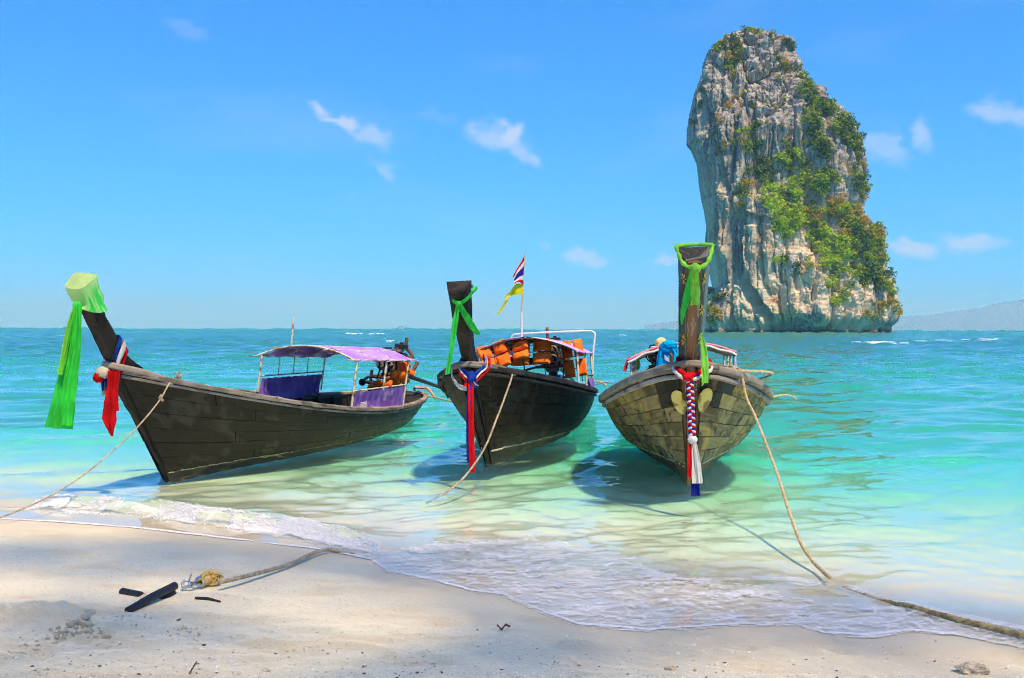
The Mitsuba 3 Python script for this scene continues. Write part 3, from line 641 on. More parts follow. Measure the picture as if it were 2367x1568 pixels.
def build_hull(B, planks, bottom, trim, rows, seg, vtop=.985, ztrim=.10, gun=(.11, .075), gmat='grey_wood', seed=0, joint=.012, trim_w=.03):
    g = np.random.default_rng(seed); tt = np.linspace(0, 1, 70); vv = np.linspace(0, 1, 18)
    Tg, Vg = np.meshgrid(tt, vv, indexing='ij'); ms = []
    for sd in (-1, 1):
        q = B.hull(Tg, Vg, sd); f = grid_faces(70, 18); ms.append((q.reshape(-1, 3), f if sd < 0 else f[:, ::-1]))
    e1, e2 = B.hull(np.ones(18), vv, -1), B.hull(np.ones(18), vv, 1); ms.append((np.vstack([e1, e2]), grid_faces(2, 18)))
    B.add('hull', join(*ms), bottom, True)
    ident = int(g.integers(10, 60))
    for sd in (-1, 1):
        ts = np.linspace(.004, .999, 70); vt = np.minimum(np.array([float(B.vz(t_, np.interp(t_, [0, .45, .8], [ztrim[0], ztrim[1], -.06]), sd)[0]) for t_ in ts]), .82)
        vlow = lambda t, ts=ts, vt=vt: np.interp(t, ts, vt)
        for r in range(rows):
            f0, f1 = r / rows, (r + 1) / rows; gap = .010 if planks == 'yellow_planks' else .0045
            lo = lambda t, f0=f0: vlow(t) + (vtop - vlow(t)) * (f0 + gap * 1.4 / rows * 2); hi = lambda t, f1=f1: vlow(t) + (vtop - vlow(t)) * (f1 - gap * 1.4 / rows * 2)
            cuts = [.0012]; first = True
            while cuts[-1] < .97:
                step = seg(r, cuts[-1]) * g.uniform(.75, 1.25); step = step * g.uniform(.35, 1.) if first else step; first = False
                cuts.append(min(cuts[-1] + step, .995))
                if .995 - cuts[-1] < .02: cuts[-1] = .995
            for a, b in zip(cuts[:-1], cuts[1:]):
                j = joint / B.p['L']; nt = int(np.clip((b - a) * B.p['L'] / .22, 3, 22)); ident += 1
                me, uv = plank_patch(B, a + j / 2, b - j / 2, lo, hi, sd, .013 + g.uniform(-.003, .004), ident, nt)
                B.add('hull__plank', me, 'black_planks' if (planks == 'yellow_planks' and ((r == rows - 1 and a < .030) or (r == rows - 2 and a < .006))) else planks, False, uv=uv)
        # painted strip along the top of the bottom paint
        q0 = B.hull(ts, vt - .004, sd, .018); e = np.stack([0 * ts, 0 * ts, np.full(70, trim_w)], -1)
        B.add('hull__trim_strip', tube(B.hull(ts, np.maximum(vt - .012, 0), sd, .008), trim_w * .55, 6), trim, True)
        tg = np.linspace(0, 1, 90); path = B.hull(tg, np.ones(90), sd); path[:, 1] += sd * .012; path[:, 2] += gun[1] * .3
        s_ = np.r_[0, np.cumsum(np.linalg.norm(np.diff(path, axis=0), axis=1))]
        w = gun[0] * (1 - .45 * np.clip((.06 - tg) / .06, 0, 1))
        me = plank_curve(path, w, gun[1]); ident += 1; uv = np.stack([np.repeat(s_, 8) + ident * 100., np.tile(np.arange(8) * .05, 90)], -1)
        wob = meshkit.fbm(me[0] * np.array([2.5, 9, 9]), 3, seed)[:, None] - .5
        B.add('gunwale', (me[0] + wob * .022, me[1]), gmat, False, uv=uv)
        path2 = path.copy(); path2[:, 2] -= gun[1] * .95; path2[:, 1] += sd * .002; me = plank_curve(path2, .055, gun[1] * .55); uv = np.stack([np.repeat(s_, 8) + (ident + 1) * 100., np.tile(np.arange(8) * .05, 90)], -1); ident += 1
        B.add('rubbing_strake', me, 'dark_wood' if gmat != 'grey_wood' else 'grey_wood', False, uv=uv)
    # floor, frames and thwarts inside
    td = np.linspace(.05, .985, 50); zd = .17
    L_, R_ = [np.array([B.hull(t, min(.96, float(B.vz(t, zd + .02, sd)[0])), sd) for t in td]) for sd in (-1, 1)]
    B.add('floor', (np.vstack([L_, R_]), grid_faces(2, 50)), 'seam_black')
    for t in np.linspace(.1, .93, 15):
        vr = np.linspace(max(.25, float(B.vz(t, .2, 1)[0])), .97, 7)
        for sd in (-1, 1): B.add('frame', plank_curve(B.hull(np.full(7, t), vr, sd, -.03), .05, .05), 'seam_black')
    for t in (.16, .30, .44):
        q = B.hull(t, .86, 1); B.add('thwart', box([q[0] - .11, -q[1] + .03, q[2] - .03], [q[0] + .11, q[1] - .03, q[2] + .01], .006), 'dark_wood')
    zd2 = B.zs(np.array(.93)) - .05; q = B.hull(np.linspace(.86, .985, 14), .93, 1); ql = q * np.array([1, -1, 1])
    B.add('stern_deck', (np.vstack([ql, q]), grid_faces(2, 14)), 'dark_wood')
    return ident


F0 = [(-.07, 1.46), (-.18, 1.54), (-.35, 1.72), (-.545, 1.93), (-.70, 2.10), (-.835, 2.21), (-.915, 2.30)]
B0 = [(.44, 1.40), (.20, 1.50), (-.03, 1.63), (-.25, 1.84), (-.44, 2.01), (-.60, 2.24), (-.74, 2.44)]
def build_stem(B, ztop, m, a0, a1, b0, b1, lean=0., ident=300, rakek=1.0, foot=(.03, .05)):
    z0 = B.p['z0']; k = (ztop - z0) / (2.44 - 1.38); rk = B.p['rake']
    fr = [(rk * 1.08 - .03, -.06), (rk * .55 - .04, z0 * .47), (-.03, z0 * .97)] + [(s * rakek, z0 + (z - 1.38) * k) for s, z in F0]
    bk = [(rk * 1.08 + .12, -.06), (rk * .55 + .16, z0 * .47), (.22, z0 * .93)] + [(s * (rakek if s < 0 else 1), z0 + (z - 1.38) * k) for s, z in B0]
    n = 44; f, b = catmull(np.array([(s, 0, z) for s, z in fr]), n), catmull(np.array([(s, 0, z) for s, z in bk]), n)
    u = np.clip((np.minimum(f[:, 2], b[:, 2]) - z0) / (ztop - z0), 0, 1)
    A_, B_ = a0 + (a1 - a0) * u ** 1.5, b0 + (b1 - b0) * u ** 1.3; low = np.clip((z0 - f[:, 2]) / .25, 0, 1)
    A_ = A_ * (1 - low) + foot[0] * low; B_ = B_ * (1 - low) + foot[1] * low
    f[:, 1] += lean * u ** 1.4; b[:, 1] += lean * u ** 1.4
    mid = f * .62 + b * .38
    def sec(off=0.):
        o = np.array([0, 1., 0]); ax = b - f; ax /= np.linalg.norm(ax, axis=1, keepdims=True)
        r = [f - ax * off - o * (A_ + off * .6)[:, None], f - ax * off + o * (A_ + off * .6)[:, None], mid + o * ((A_ * .42 + B_ * .58) + off)[:, None], b + ax * off + o * (B_ + off)[:, None], b + ax * off - o * (B_ + off)[:, None], mid - o * ((A_ * .42 + B_ * .58) + off)[:, None]]
        return np.stack(r, 1)
    S = sec(); s_ = np.r_[0, np.cumsum(np.linalg.norm(np.diff(f, axis=0), axis=1))]
    v = S.reshape(-1, 3); v = v + (meshkit.fbm(v * np.array([9, 9, 4.]), 3, 5)[:, None] - .5) * .014
    fc = tri(grid_faces(n, 6, True)); k0 = (n - 1) * 6; fc = np.vstack([fc, [[k0, k0 + 1, k0 + 2], [k0, k0 + 2, k0 + 5], [k0 + 5, k0 + 2, k0 + 3], [k0 + 5, k0 + 3, k0 + 4]]])
    uv = np.stack([np.repeat(s_, 6) + 100. * ident, np.tile(np.array([0, .1, .25, .4, .7, .85]), n)], -1)
    B.add('prow', (v, fc), m, False, uv=uv)
    B.sec, B.su, B.sf, B.sb = sec, u, f, b
    # the curved breast hook that ties the two sides round the foot of the prow
    q = [B.hull(.06, 1., -1), B.hull(.022, 1., -1) + [0, 0, .05], [-.10, -.06, z0 + .075], [-.14, 0, z0 + .085], [-.10, .06, z0 + .075], B.hull(.022, 1., 1) + [0, 0, .05], B.hull(.06, 1., 1)]
    me = plank_curve(catmull(np.array(q), 24), .11, .075); B.add('breast_hook', me, 'grey_wood', False, uv=np.stack([np.repeat(np.linspace(0, 1.2, 24), 8) + 100. * (ident + 1), np.tile(np.arange(8) * .04, 24)], -1))


def strip(path, side, width, fold=.014, seed=0, m=13, n=54, thick=.004, waves=2.5, drift=.6):
    """A length of cloth along a path: pleated across its width, hemmed on both faces."""
    p = catmull(path, n); side = np.asarray(side, float); side = np.broadcast_to(side, (n, 3)) / np.linalg.norm(side)
    t, _, _ = frames(p); nn = np.cross(t, side); nn /= np.linalg.norm(nn, axis=1, keepdims=True) + 1e-9
    w = np.interp(np.linspace(0, 1, n), np.linspace(0, 1, len(np.atleast_1d(width))), np.atleast_1d(width)) if np.ndim(width) else np.full(n, width)
    k = np.linspace(-.5, .5, m); s = np.r_[0, np.cumsum(np.linalg.norm(np.diff(p, axis=0), axis=1))]
    ph = k[None] * waves * 2 * np.pi + drift * s[:, None] * 3 + seed
    z = fold * (np.sin(ph) + .6 * np.sin(2.3 * ph + 1 + seed)) + fold * .8 * (meshkit.noise(np.stack([s[:, None] * 5 + 0 * ph, k[None] * 4 + 0 * ph, 0 * ph + seed], -1), seed) - .5)
    z = z + fold * 1.3 * (meshkit.fbm(np.stack([s[:, None] * 11 + 0 * ph, k[None] * 7 + 0 * ph, 0 * ph + 3. + seed], -1), 3, seed) - .5)
    kk_ = k[None] * (1 + .10 * (meshkit.noise(np.stack([s * 9, 0 * s, 0 * s + seed], -1), seed) - .5))[:, None]
    top = p[:, None] + side[:, None] * (kk_ * w[:, None])[..., None] + nn[:, None] * z[..., None]
    return sheet(top, thick)
def sheet(top, thick=.003):
    n, m = top.shape[:2]; a = np.gradient(top, axis=0); b = np.gradient(top, axis=1); nn = np.cross(a, b); nn /= np.linalg.norm(nn, axis=-1, keepdims=True) + 1e-12
    return top.reshape(-1, 3), grid_faces(n, m)
def loop_round(B, lo, hi, off, height, tilt, m, seed=0, sag=0.):
    """A band of cloth tied round the prow between two stations of its length; tilt lifts the back."""
    S = B.sec(off); n = S.shape[0]; zz = B.sf[:, 2]
    path = []
    for j, lift in zip((0, 1, 2, 3, 4, 5), (0, 0, .5, 1, 1, .5)):
        z = lo + tilt * lift; i = np.interp(z, zz, np.arange(n)); i0 = int(np.clip(i, 0, n - 2)); path.append(S[i0, j] * (1 - (i - i0)) + S[i0 + 1, j] * (i - i0))
    path = np.array(path); path[:2, 2] -= sag
    c = np.vstack([path, path[:1]]); q = []
    for a, b in zip(c[:-1], c[1:]): q += [a * (1 - k) + b * k for k in np.linspace(0, 1, 6)[:-1]]
    q = np.array(q); up = np.array([-.45, 0, .9]); up /= np.linalg.norm(up); g = np.random.default_rng(seed); K = 5
    k = np.linspace(0, 1, K); cen = q.mean(0); out = q - cen; out[:, 2] = 0; out /= np.linalg.norm(out, axis=1, keepdims=True)
    bul = np.sin(k * np.pi)
    top = q[:, None] + up * (k * height)[None, :, None] + out[:, None] * (bul * .012 + .006 * np.sin(9 * k + seed))[None, :, None] + (meshkit.noise(q * 14 + seed, seed)[:, None, None] - .5) * .012
    return top.reshape(-1, 3), np.vstack([grid_faces(len(q), K), np.array([[(len(q) - 1) * K + i, (len(q) - 1) * K + i + 1, i + 1, i] for i in range(K - 1)])])

def canopy(B, stations, Wd, eave, rise, cloth_m, under_m, post_rows, posts_m='cream_paint', over=.25, sag=.05, tilt=0., cloth_s=None, edge=None):
    """Arched awning: hoops across the boat, rails along it, posts and a sagging cloth. eave(s) gives the height of the rails."""
    s0, s1 = stations[0], stations[-1]
    def arch(s, w): return eave(s) + tilt * w / Wd + rise * (1 - (w / Wd) ** 2)
    ww = np.linspace(-Wd, Wd, 17)
    for s in stations: B.add('canopy_hoop', tube(np.stack([0 * ww + s, ww, arch(s, ww)], -1), .017, 6), posts_m, True)
    for w in (-Wd, -.5 * Wd, 0, .5 * Wd, Wd):
        ss = np.linspace(s0 - over, s1 + over, 9); B.add('canopy_rail', tube(np.stack([ss, 0 * ss + w, arch(ss, w)], -1), .013, 6), posts_m, True)
    a0, a1 = cloth_s or (s0 - over * .6, s1 + over)
    ns, nw = 60, 34; s = np.linspace(a0, a1, ns); w = np.linspace(-Wd * 1.03, Wd * 1.03, nw); S, Wg = np.meshgrid(s, w, indexing='ij')
    near = np.abs(S[..., None] - np.array(stations)).min(-1) / (np.diff(stations).mean() / 2)
    wr = np.abs(np.abs(Wg) % (.5 * Wd) / (.25 * Wd) - 1); wr = 1 - wr
    z = arch(S, Wg) + .018 - sag * np.clip(near, 0, 1) * np.clip(wr * 1.4, 0, 1) + .03 * (meshkit.fbm(np.stack([S * 2.5, Wg * 3, 0 * S], -1), 3, int(s0 * 10)) - .5) + .008 * np.sin(S * 14 + 3 * np.sin(Wg * 4))
    top = np.stack([S, Wg, z], -1)
    B.add('canopy', (top.reshape(-1, 3), grid_faces(ns, nw)), cloth_m, True)
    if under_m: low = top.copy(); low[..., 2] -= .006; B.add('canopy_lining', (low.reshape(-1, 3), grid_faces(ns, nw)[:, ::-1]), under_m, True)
    for s_, w_, zlow in post_rows:
        B.add('canopy_post', tube(np.array([[s_, w_, zlow], [s_, w_, (zlow + arch(s_, w_)) / 2], [s_, w_ * .995, arch(s_, w_)]]), .019, 7), posts_m, True)
    return arch


def curtain(B, p0, p1, drop, m, seed, tag_=None, ragged=.0, amp=.02):
    """A cloth hung from a rail between two points, in loose vertical folds."""
    p0, p1 = np.array(p0, float), np.array(p1, float); n, k = 70, 14; u = np.linspace(0, 1, n); v = np.linspace(0, 1, k); U, V = np.meshgrid(u, v, indexing='ij')
    d = (p1 - p0) / np.linalg.norm(p1 - p0); o = np.cross(d, [0, 0, 1.]); L = np.linalg.norm(p1 - p0)
    f = amp * (np.sin(U * L * 19 + seed + 2.5 * meshkit.noise(np.stack([U * 5, V * 2, 0 * U], -1), seed)) + .7 * np.sin(U * L * 41 + seed)) * (.25 + V) + .05 * (meshkit.fbm(np.stack([U * 3, V * 2, 0 * U], -1), 3, seed) - .5)
    q = p0 + U[..., None] * (p1 - p0) + o * f[..., None]; dr_ = np.interp(u, np.linspace(0, 1, len(drop)), drop)[:, None]
    q[..., 2] -= V * dr_ * (1 + ragged * (meshkit.noise(np.stack([U * 9, 0 * U, 0 * U], -1), seed) - .5)) + .012 * np.abs(np.sin(U * L * 12)) * (1 - V)
    B.add('curtain', (q.reshape(-1, 3), grid_faces(n, k)), m, True)


def engine(B, s, w, z, rot=0., pipe=(0, 0, .55), pipe_col='rusty', shaft=None, tiller=None, sc=1., rnd=0):
    """Old car engine on a swivel post: local x towards the bow, y to the side, z up."""
    c, sn = math.cos(rot), math.sin(rot); E = 'engine'
    def M(me): v = np.asarray(me[0], float) * sc; return np.stack([s - v[:, 0] * c + v[:, 1] * sn, w + v[:, 0] * sn + v[:, 1] * c, z + v[:, 2]], -1), me[1][:, ::-1] if me[1].shape[1] == 3 else me[1]
    A = lambda n, me, m, sm=30: B.add(f'{E}__{n}', M(me), m, sm)
    A('block', join(box((-.32, -.17, .02), (.24, .17, .26), .02), box((-.30, -.21, .10), (.2, -.17, .22), .01), box((-.30, .17, .08), (.15, .22, .2), .01)), 'engine_grey')
    A('cylinder_head', join(box((-.32, -.13, .26), (.24, .13, .36), .015), *[box((-.30 + i * .07, -.15, .28), (-.27 + i * .07, .15, .345), .004) for i in range(8)]), 'engine_dark')
    A('valve_cover', join(box((-.31, -.09, .36), (.22, .09, .43), .03), cyl((.1, 0, .43), (.1, 0, .46), .03, 10)), 'engine_grey')
    A('oil_pan', trimesh_hull([(-.3, -.15, .02), (-.3, .15, .02), (.22, -.15, .02), (.22, .15, .02), (-.26, -.11, -.12), (-.26, .11, -.12), (.18, -.11, -.12), (.18, .11, -.12)]), 'pulley_steel')
    for k, (yy, zz, R) in enumerate(((0.02, .27, .085), (.0, .09, .105), (-.2, .2, .055), (.19, .13, .06))):
        A('pulley', join(ring((.285, yy, zz), (1, 0, 0), R, R * .16, 22, 8), cyl((.24, yy, zz), (.30, yy, zz), R * .36, 12), *[box((.27, yy - .010, zz), (.29, yy + .010, zz + R * .95)) if j == 0 else rotx(box((.27, yy - .010, zz), (.29, yy + .010, zz + R * .95)), yy, zz, j * 2.094) for j in range(3)]), 'pulley_steel')
    bp = np.array([(.285, .10, .27), (.285, .02, .36), (.285, -.07, .28), (.285, -.25, .2), (.285, -.2, .14), (.285, -.08, .02), (.285, .03, -.015), (.285, .11, .08), (.285, .10, .27)])
    A('drive_belt', tube(catmull(bp, 40), .011, 5), 'dark_rubber', True)
    A('alternator', join(cyl((.05, -.22, .2), (.22, -.22, .2), .065, 14), cyl((.22, -.22, .2), (.25, -.22, .2), .04, 12)), 'pulley_steel')
    A('oil_filter', cyl((-.05, .20, .1), (-.05, .31, .06), .045, 12), 'orange_vest' if rnd == 0 else 'engine_dark')
    A('air_cleaner', join(cyl((-.1, .05, .43), (-.1, .05, .50), .11, 18), cyl((-.1, .05, .50), (-.1, .05, .53), .03, 10)), 'engine_dark')
    px, py, pz = pipe; A('exhaust_pipe', join(tube(catmull(np.array([(-.05, .17, .30), (-.12, .24, .32), (-.2 + px * .3, .22 + py * .3, .38), (-.22 + px, .2 + py, .40 + pz * .3), (-.22 + px, .2 + py, .40 + pz)]), 20), .028, 9), *[box((-.28 + i * .13, .16, .28), (-.22 + i * .13, .25, .32), .008) for i in range(4)]), pipe_col, True)
    for k, (a, b, q_) in enumerate((((-.2, -.17, .3), (-.05, -.3, .2), (.15, -.2, .08)), ((.2, .1, .36), (.3, .22, .3), (.2, .21, .1)), ((-.3, 0, .4), (-.42, .1, .25), (-.34, .12, .05)), ((-.1, -.1, .42), (.05, -.25, .38), (.2, -.18, .2)))):
        A('hose', tube(catmull(np.array([a, b, q_]), 14), .014, 6), 'dark_rubber', True)
    A('mount_frame', join(cyl((-.40, -.19, .0), (.32, -.19, .0), .025, 8), cyl((-.40, .19, .0), (.32, .19, .0), .025, 8), cyl((.28, -.30, -.02), (.28, .27, -.02), .028, 8), cyl((-.36, -.2, .0), (-.36, .2, .0), .025, 8)), 'rusty')
    A('swivel_post', join(box((-.09, -.08, -.5), (.09, .08, -.1), .02), box((-.16, -.13, -.62), (.16, .13, -.48), .02)), 'engine_dark')
    if tiller is not None: A('tiller', join(tube(catmull(np.array([(.28, -.28, -.02)] + [tuple(t) for t in tiller]), 14), .022, 7), ball(tiller[-1], .055, 1)), 'engine_dark', True)
    if shaft is not None:
        B.add('engine__tail_shaft', tube(np.array(shaft), np.linspace(.05, .03, len(shaft)), 10), 'engine_dark', True)


def trimesh_hull(p): m = trimesh.convex.convex_hull(np.array(p, float)); return np.array(m.vertices), np.array(m.faces)
def rotx(me, y, z, a):
    v = np.array(me[0], float); dy, dz = v[:, 1] - y, v[:, 2] - z; v[:, 1] = y + dy * math.cos(a) - dz * math.sin(a); v[:, 2] = z + dy * math.sin(a) + dz * math.cos(a); return v, me[1]


def life_vest(B, centre, du, dv, label, seed, size=(.42, .5)):
    """Foam jacket: puffed front panels sewn in blocks, black webbing straps. du, dv: its width and length directions in the boat."""
    key = numbered('life_vest'); du, dv = np.array(du, float), np.array(dv, float); du /= np.linalg.norm(du); dv -= du * (du @ dv); dv /= np.linalg.norm(dv); nn = np.cross(du, dv); g = np.random.default_rng(seed)
    c = np.array(centre, float)
    for i, (x0, x1) in enumerate(((-.5, -.04), (.04, .5))):
        for j, (y0, y1) in enumerate(((-.5, -.03), (.03, .5))):
            u, v = np.meshgrid(np.linspace(0, 1, 9), np.linspace(0, 1, 9), indexing='ij'); puff = (1 - (2 * u - 1) ** 6) * (1 - (2 * v - 1) ** 6)
            bend = .10 * np.sin((x0 + u * (x1 - x0)) * 2.2 + seed) + .05 * (meshkit.noise(np.stack([u * 2, v * 2, 0 * u + i + 2 * j], -1), seed) - .5)
            out = []
            for sg in (1, -1):
                h = sg * .05 * puff ** .6 + bend; out.append(c + (x0 + u * (x1 - x0))[..., None] * size[0] * du + (y0 + v * (y1 - y0))[..., None] * size[1] * dv + h[..., None] * nn)
            me = join((out[0].reshape(-1, 3), grid_faces(9, 9)), (out[1].reshape(-1, 3), grid_faces(9, 9)[:, ::-1]))
            add(f'{key}__foam_panel', (B.W(me[0]), me[1]), 'orange_vest', True)
    for k, y in enumerate((-.28, .05, .33)):
        x = np.linspace(-.52, .52, 14); p = c + x[:, None] * size[0] * du + y * size[1] * dv + (.07 + .10 * np.sin(x * 2.2 + seed))[:, None] * nn
        me = plank_curve(p, .035, .012); add(f'{key}__strap', (B.W(me[0]), me[1]), 'black_strap')
    e = c + .3 * size[0] * du - .3 * size[1] * dv + .06 * nn; me = tube(catmull(np.array([e, e + [.0, .02, -.12], e + [.01, .03, -.25]]), 8), .009, 5); add(f'{key}__strap', (B.W(me[0]), me[1]), 'black_strap', True)
    tag(key, label, 'life jacket', 'orange life jackets on the boats')


# ---- left boat
B1 = Boat('longtail_boat', x=-4.63, y=11.563, a=.2186, L=11.10, rake=1.30, B=.897, pb=.765, ps=.587, z0=1.38, za=.781, z1=.343, z2=.504, roll=.13, bp=.993)
tag(B1.k, 'black longtail boat broadside on the left with a violet awning and green wrapped prow', 'boat', 'wooden longtail boats moored off the beach')
build_hull(B1, 'black_planks', 'bottom_dark', 'trim_yellow', 6, lambda r, t: .22, ztrim=(.07, .02), gun=(.10, .062), gmat='grey_wood', seed=1, trim_w=.014)
build_stem(B1, 2.44, 'dark_wood', .06, .075, .085, .12, ident=300)
ev = lambda s: np.interp(s, [4.8, 8.6], [1.41, 1.30])
canopy(B1, [5.15, 6.1, 7.1, 8.05], .84, ev, .20, 'tarp_violet', None, [(5.3, .83, .62), (7.95, .83, .54), (5.3, -.83, .72), (7.95, -.83, .60), (6.7, .84, .9)], over=.28, sag=.12, tilt=.08, cloth_s=(5.28, 8.25))
for w0, s0, s1, zz in ((.83, 5.3, 7.95, .97), (-.83, 5.3, 7.95, .98)): B1.add('canopy_rail', tube(np.array([[s0, w0, zz], [s1, w0, zz - .03]]), .014, 6), 'cream_paint', True)
for s_ in (6.0, 6.6, 7.2): B1.add('canopy_post', tube(np.array([[s_, -.83, .95], [s_, -.84, 1.40]]), .010, 5), 'cream_paint', True)
curtain(B1, (5.3, .845, .955), (7.9, .845, .925), [.42, .43, .44, .43], 'curtain_violet', 3)
curtain(B1, (5.33, -.80, .95), (7.85, -.80, .92), [.34, .40, .42, .36], 'curtain_violet', 8)
zr = np.linspace(.78, .66, 6)
for z_ in zr: B1.add('curtain__printed_bar', box([5.46, .915, z_ - .007], [5.74, .92, z_ + .007]), 'white_trim')
B1.add('mast', tube(np.array([[5.0, -.2, 1.58], [4.98, -.2, 1.85], [4.95, -.2, 2.10]]), [.016, .016, .011], 7), 'cream_paint', True)
engine(B1, 9.45, .08, .93, sc=1.3, rot=.25, pipe=(-.12, -.1, .20), shaft=[(9.9, .0, .97), (11.3, .25, .72), (12.6, .50, .47)], tiller=[(.5, -.34, -.02), (1.1, -.36, -.05)], rnd=0)
B1.add('engine__exhaust_pipe', tube(catmull(np.array([(10.0, .1, 1.1), (10.35, .16, 1.02), (10.5, .2, 1.2)]), 12), .04, 8), 'rusty', True)
B1.add('engine__propeller', join(cyl((12.6, .5, .47), (12.75, .53, .45), .03), *[rotx(trimesh_hull([(12.66, .5, .46), (12.70, .5, .46), (12.64, .56, .66), (12.70, .6, .70), (12.70, .44, .68)]), .51, .46, k * 2.094) for k in range(3)]), 'engine_dark')
B1.add('engine_stand', join(cyl((9.3, -.35, .3), (9.3, -.35, 1.0), .03), cyl((9.3, .35, .3), (9.3, .35, 1.0), .03), cyl((9.2, -.4, .75), (9.2, .4, .75), .035), box((9.5, -.16, .3), (9.8, .16, .55), .02)), 'engine_dark', 30)
lab = ['orange life jacket under the violet awning, nearest the engine of the left boat', 'orange life jacket hanging beside the first one under the violet awning', 'orange life jacket heaped on the rail behind the violet curtain']
life_vest(B1, (8.25, .66, 1.12), (1, .3, 0), (.1, .1, 1), lab[0], 2, (.34, .42)); life_vest(B1, (7.7, .70, 1.04), (1, -.2, .2), (0, .5, 1), lab[1], 3, (.34, .34)); life_vest(B1, (6.95, .66, 1.0), (1, .1, .25), (.1, .8, .5), lab[2], 4, (.38, .32))
for s_ in (7.0, 7.25, 7.5, 7.9): B1.add('hanging_strap', tube(np.array([[s_, .6, 1.43], [s_ + .02, .62, 1.2], [s_ - .02, .6, 1.08]]), .016, 5), 'black_strap', True)

# green cloth bound over its prow head, with a long tail
g1 = numbered('prow_cloth'); tag(g1, 'bright green cloth bound over the left boat prow with a long hanging tail', 'cloth')
S = B1.sec(.014); i0 = int(np.argmin(np.abs(B1.sf[:, 2] - 2.04))); S = S[i0:]; nS = len(S)
su = [(5, 0, 9), (0, 1, 7), (1, 2, 9), (2, 3, 9), (3, 4, 7), (4, 5, 9)]; rows = []
for a, b, k in su: rows += [S[:, a] * (1 - x) + S[:, b] * x for x in np.linspace(0, 1, k)[:-1]]
top = np.stack(rows, 1); cen = top.mean(1, keepdims=True); out = top - cen; out /= np.linalg.norm(out, axis=-1, keepdims=True)
kk = np.arange(top.shape[1])[None]; hh = np.linspace(0, 1, nS)[:, None]; gather = np.clip(1 - hh * 1.1, 0, 1)
ang_ = np.arctan2(hh * .42 + .02, (np.abs(kk - 12.) % 46) / 46. + .02)
top = top + out * (.013 * np.sin(ang_ * 17) + .008 * np.sin(ang_ * 31 + 1) + .006 * np.sin(kk * 2.1 - 5 * hh))[..., None] * (.5 + .6 * gather)[..., None]
kn = B1.ps([(179, 706)], -.90)[0]; pull = .78 * np.exp(-((kk - 11.5) / 5.5) ** 2) * np.clip(1 - hh * 1.25, 0, 1) ** 1.6
top = top * (1 - pull[..., None]) + (kn - [0, 0, .01]) * pull[..., None]
for _ in range(3): top = .5 * top + .25 * np.roll(top, 1, 1) + .25 * np.roll(top, -1, 1)
top += out * .016
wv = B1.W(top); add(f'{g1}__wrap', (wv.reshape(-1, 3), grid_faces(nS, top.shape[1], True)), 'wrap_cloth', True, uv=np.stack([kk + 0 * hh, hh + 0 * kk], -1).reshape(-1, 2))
capv = np.vstack([B1.W(top[-1]), B1.W(top[-1].mean(0) + [0, 0, .012])[None]]); n_ = top.shape[1]
add(f'{g1}__cap', (capv, np.array([[i, (i + 1) % n_, n_] for i in range(n_)])), 'cloth_faded', True)
add(f'{g1}__knot', tuple([B1.W(ball(kn, .05, 2, (1, .9, .8), .25, 3, 3)[0]), ball(kn, .05, 2)[1]]), 'cloth_green', True)
sdir = B1.W(np.array([0, 0.97, 0])) - B1.W(np.zeros(3)) + .25 * (B1.W(np.array([1., 0, 0])) - B1.W(np.zeros(3)))
for j, (pts, w_, m_) in enumerate((([(179, 706), (172, 770), (158, 880), (141, 990)], (.07, .12, .17, .24), 'cloth_green'), ([(176, 708), (164, 790), (147, 880), (122, 990)], (.06, .10, .14, .19), 'cloth_green'), ([(182, 706), (179, 790), (168, 880), (156, 984)], (.05, .08, .11, .12), 'cloth_green'), ([(177, 706), (160, 760), (147, 830), (139, 866)], (.04, .06, .06, .05), 'cloth_lime'))):
    P = B1.W(B1.ps(pts, np.linspace(-.95, -.98 - .03 * j, len(pts)))); add(f'{g1}__tail', strip(P, sdir, np.array(w_), .02, 3 + j, waves=2.2), m_, True)
# tricolour scarf round the foot of its prow
t1 = numbered('prow_scarf'); tag(t1, 'red, white and blue scarf knotted round the left boat prow, red end hanging', 'scarf', 'tricolour scarves tied round the boat prows')
for nm, lo, h, m_ in (('blue_band', 1.49, .085, 'cloth_blue'), ('white_band', 1.42, .11, 'cloth_white'), ('red_band', 1.36, .08, 'cloth_red')):
    me = loop_round(B1, lo, 0, .018 + .012 * (nm == 'white_band'), h, .22, 0, 3); add(f'{t1}__{nm}', (B1.W(me[0]), me[1]), m_, True)
kn = B1.ps([(238, 862)], -.24)[0]; me = ball(kn, .075, 2, (1, 1, .9), .3, 3, 5); add(f'{t1}__knot', (B1.W(me[0]), me[1]), 'cloth_cream', True)
kn2 = B1.ps([(228, 872)], -.26)[0]; me = ball(kn2, .06, 2, (1, 1, 1), .3, 3, 6); add(f'{t1}__knot', (B1.W(me[0]), me[1]), 'cloth_red', True)
for j, (pts, w_, m_) in enumerate((([(262, 858), (257, 899), (255, 940), (253, 968), (259, 1008)], (.13, .09, .14, .15, .02), 'cloth_red'), ([(268, 860), (264, 905), (266, 950)], (.1, .07, .07), 'cloth_red'), ([(250, 858), (248, 885), (247, 904)], (.11, .12, .09), 'cloth_blue'), ([(238, 868), (241, 895), (240, 914)], (.06, .05, .06), 'cloth_cream'))):
    P = B1.W(B1.ps(pts, np.linspace(-.24, -.2, len(pts)) + .02 * j)); add(f'{t1}__tail', strip(P, sdir, np.array(w_), .018, 11 + j, waves=1.7), m_, True)

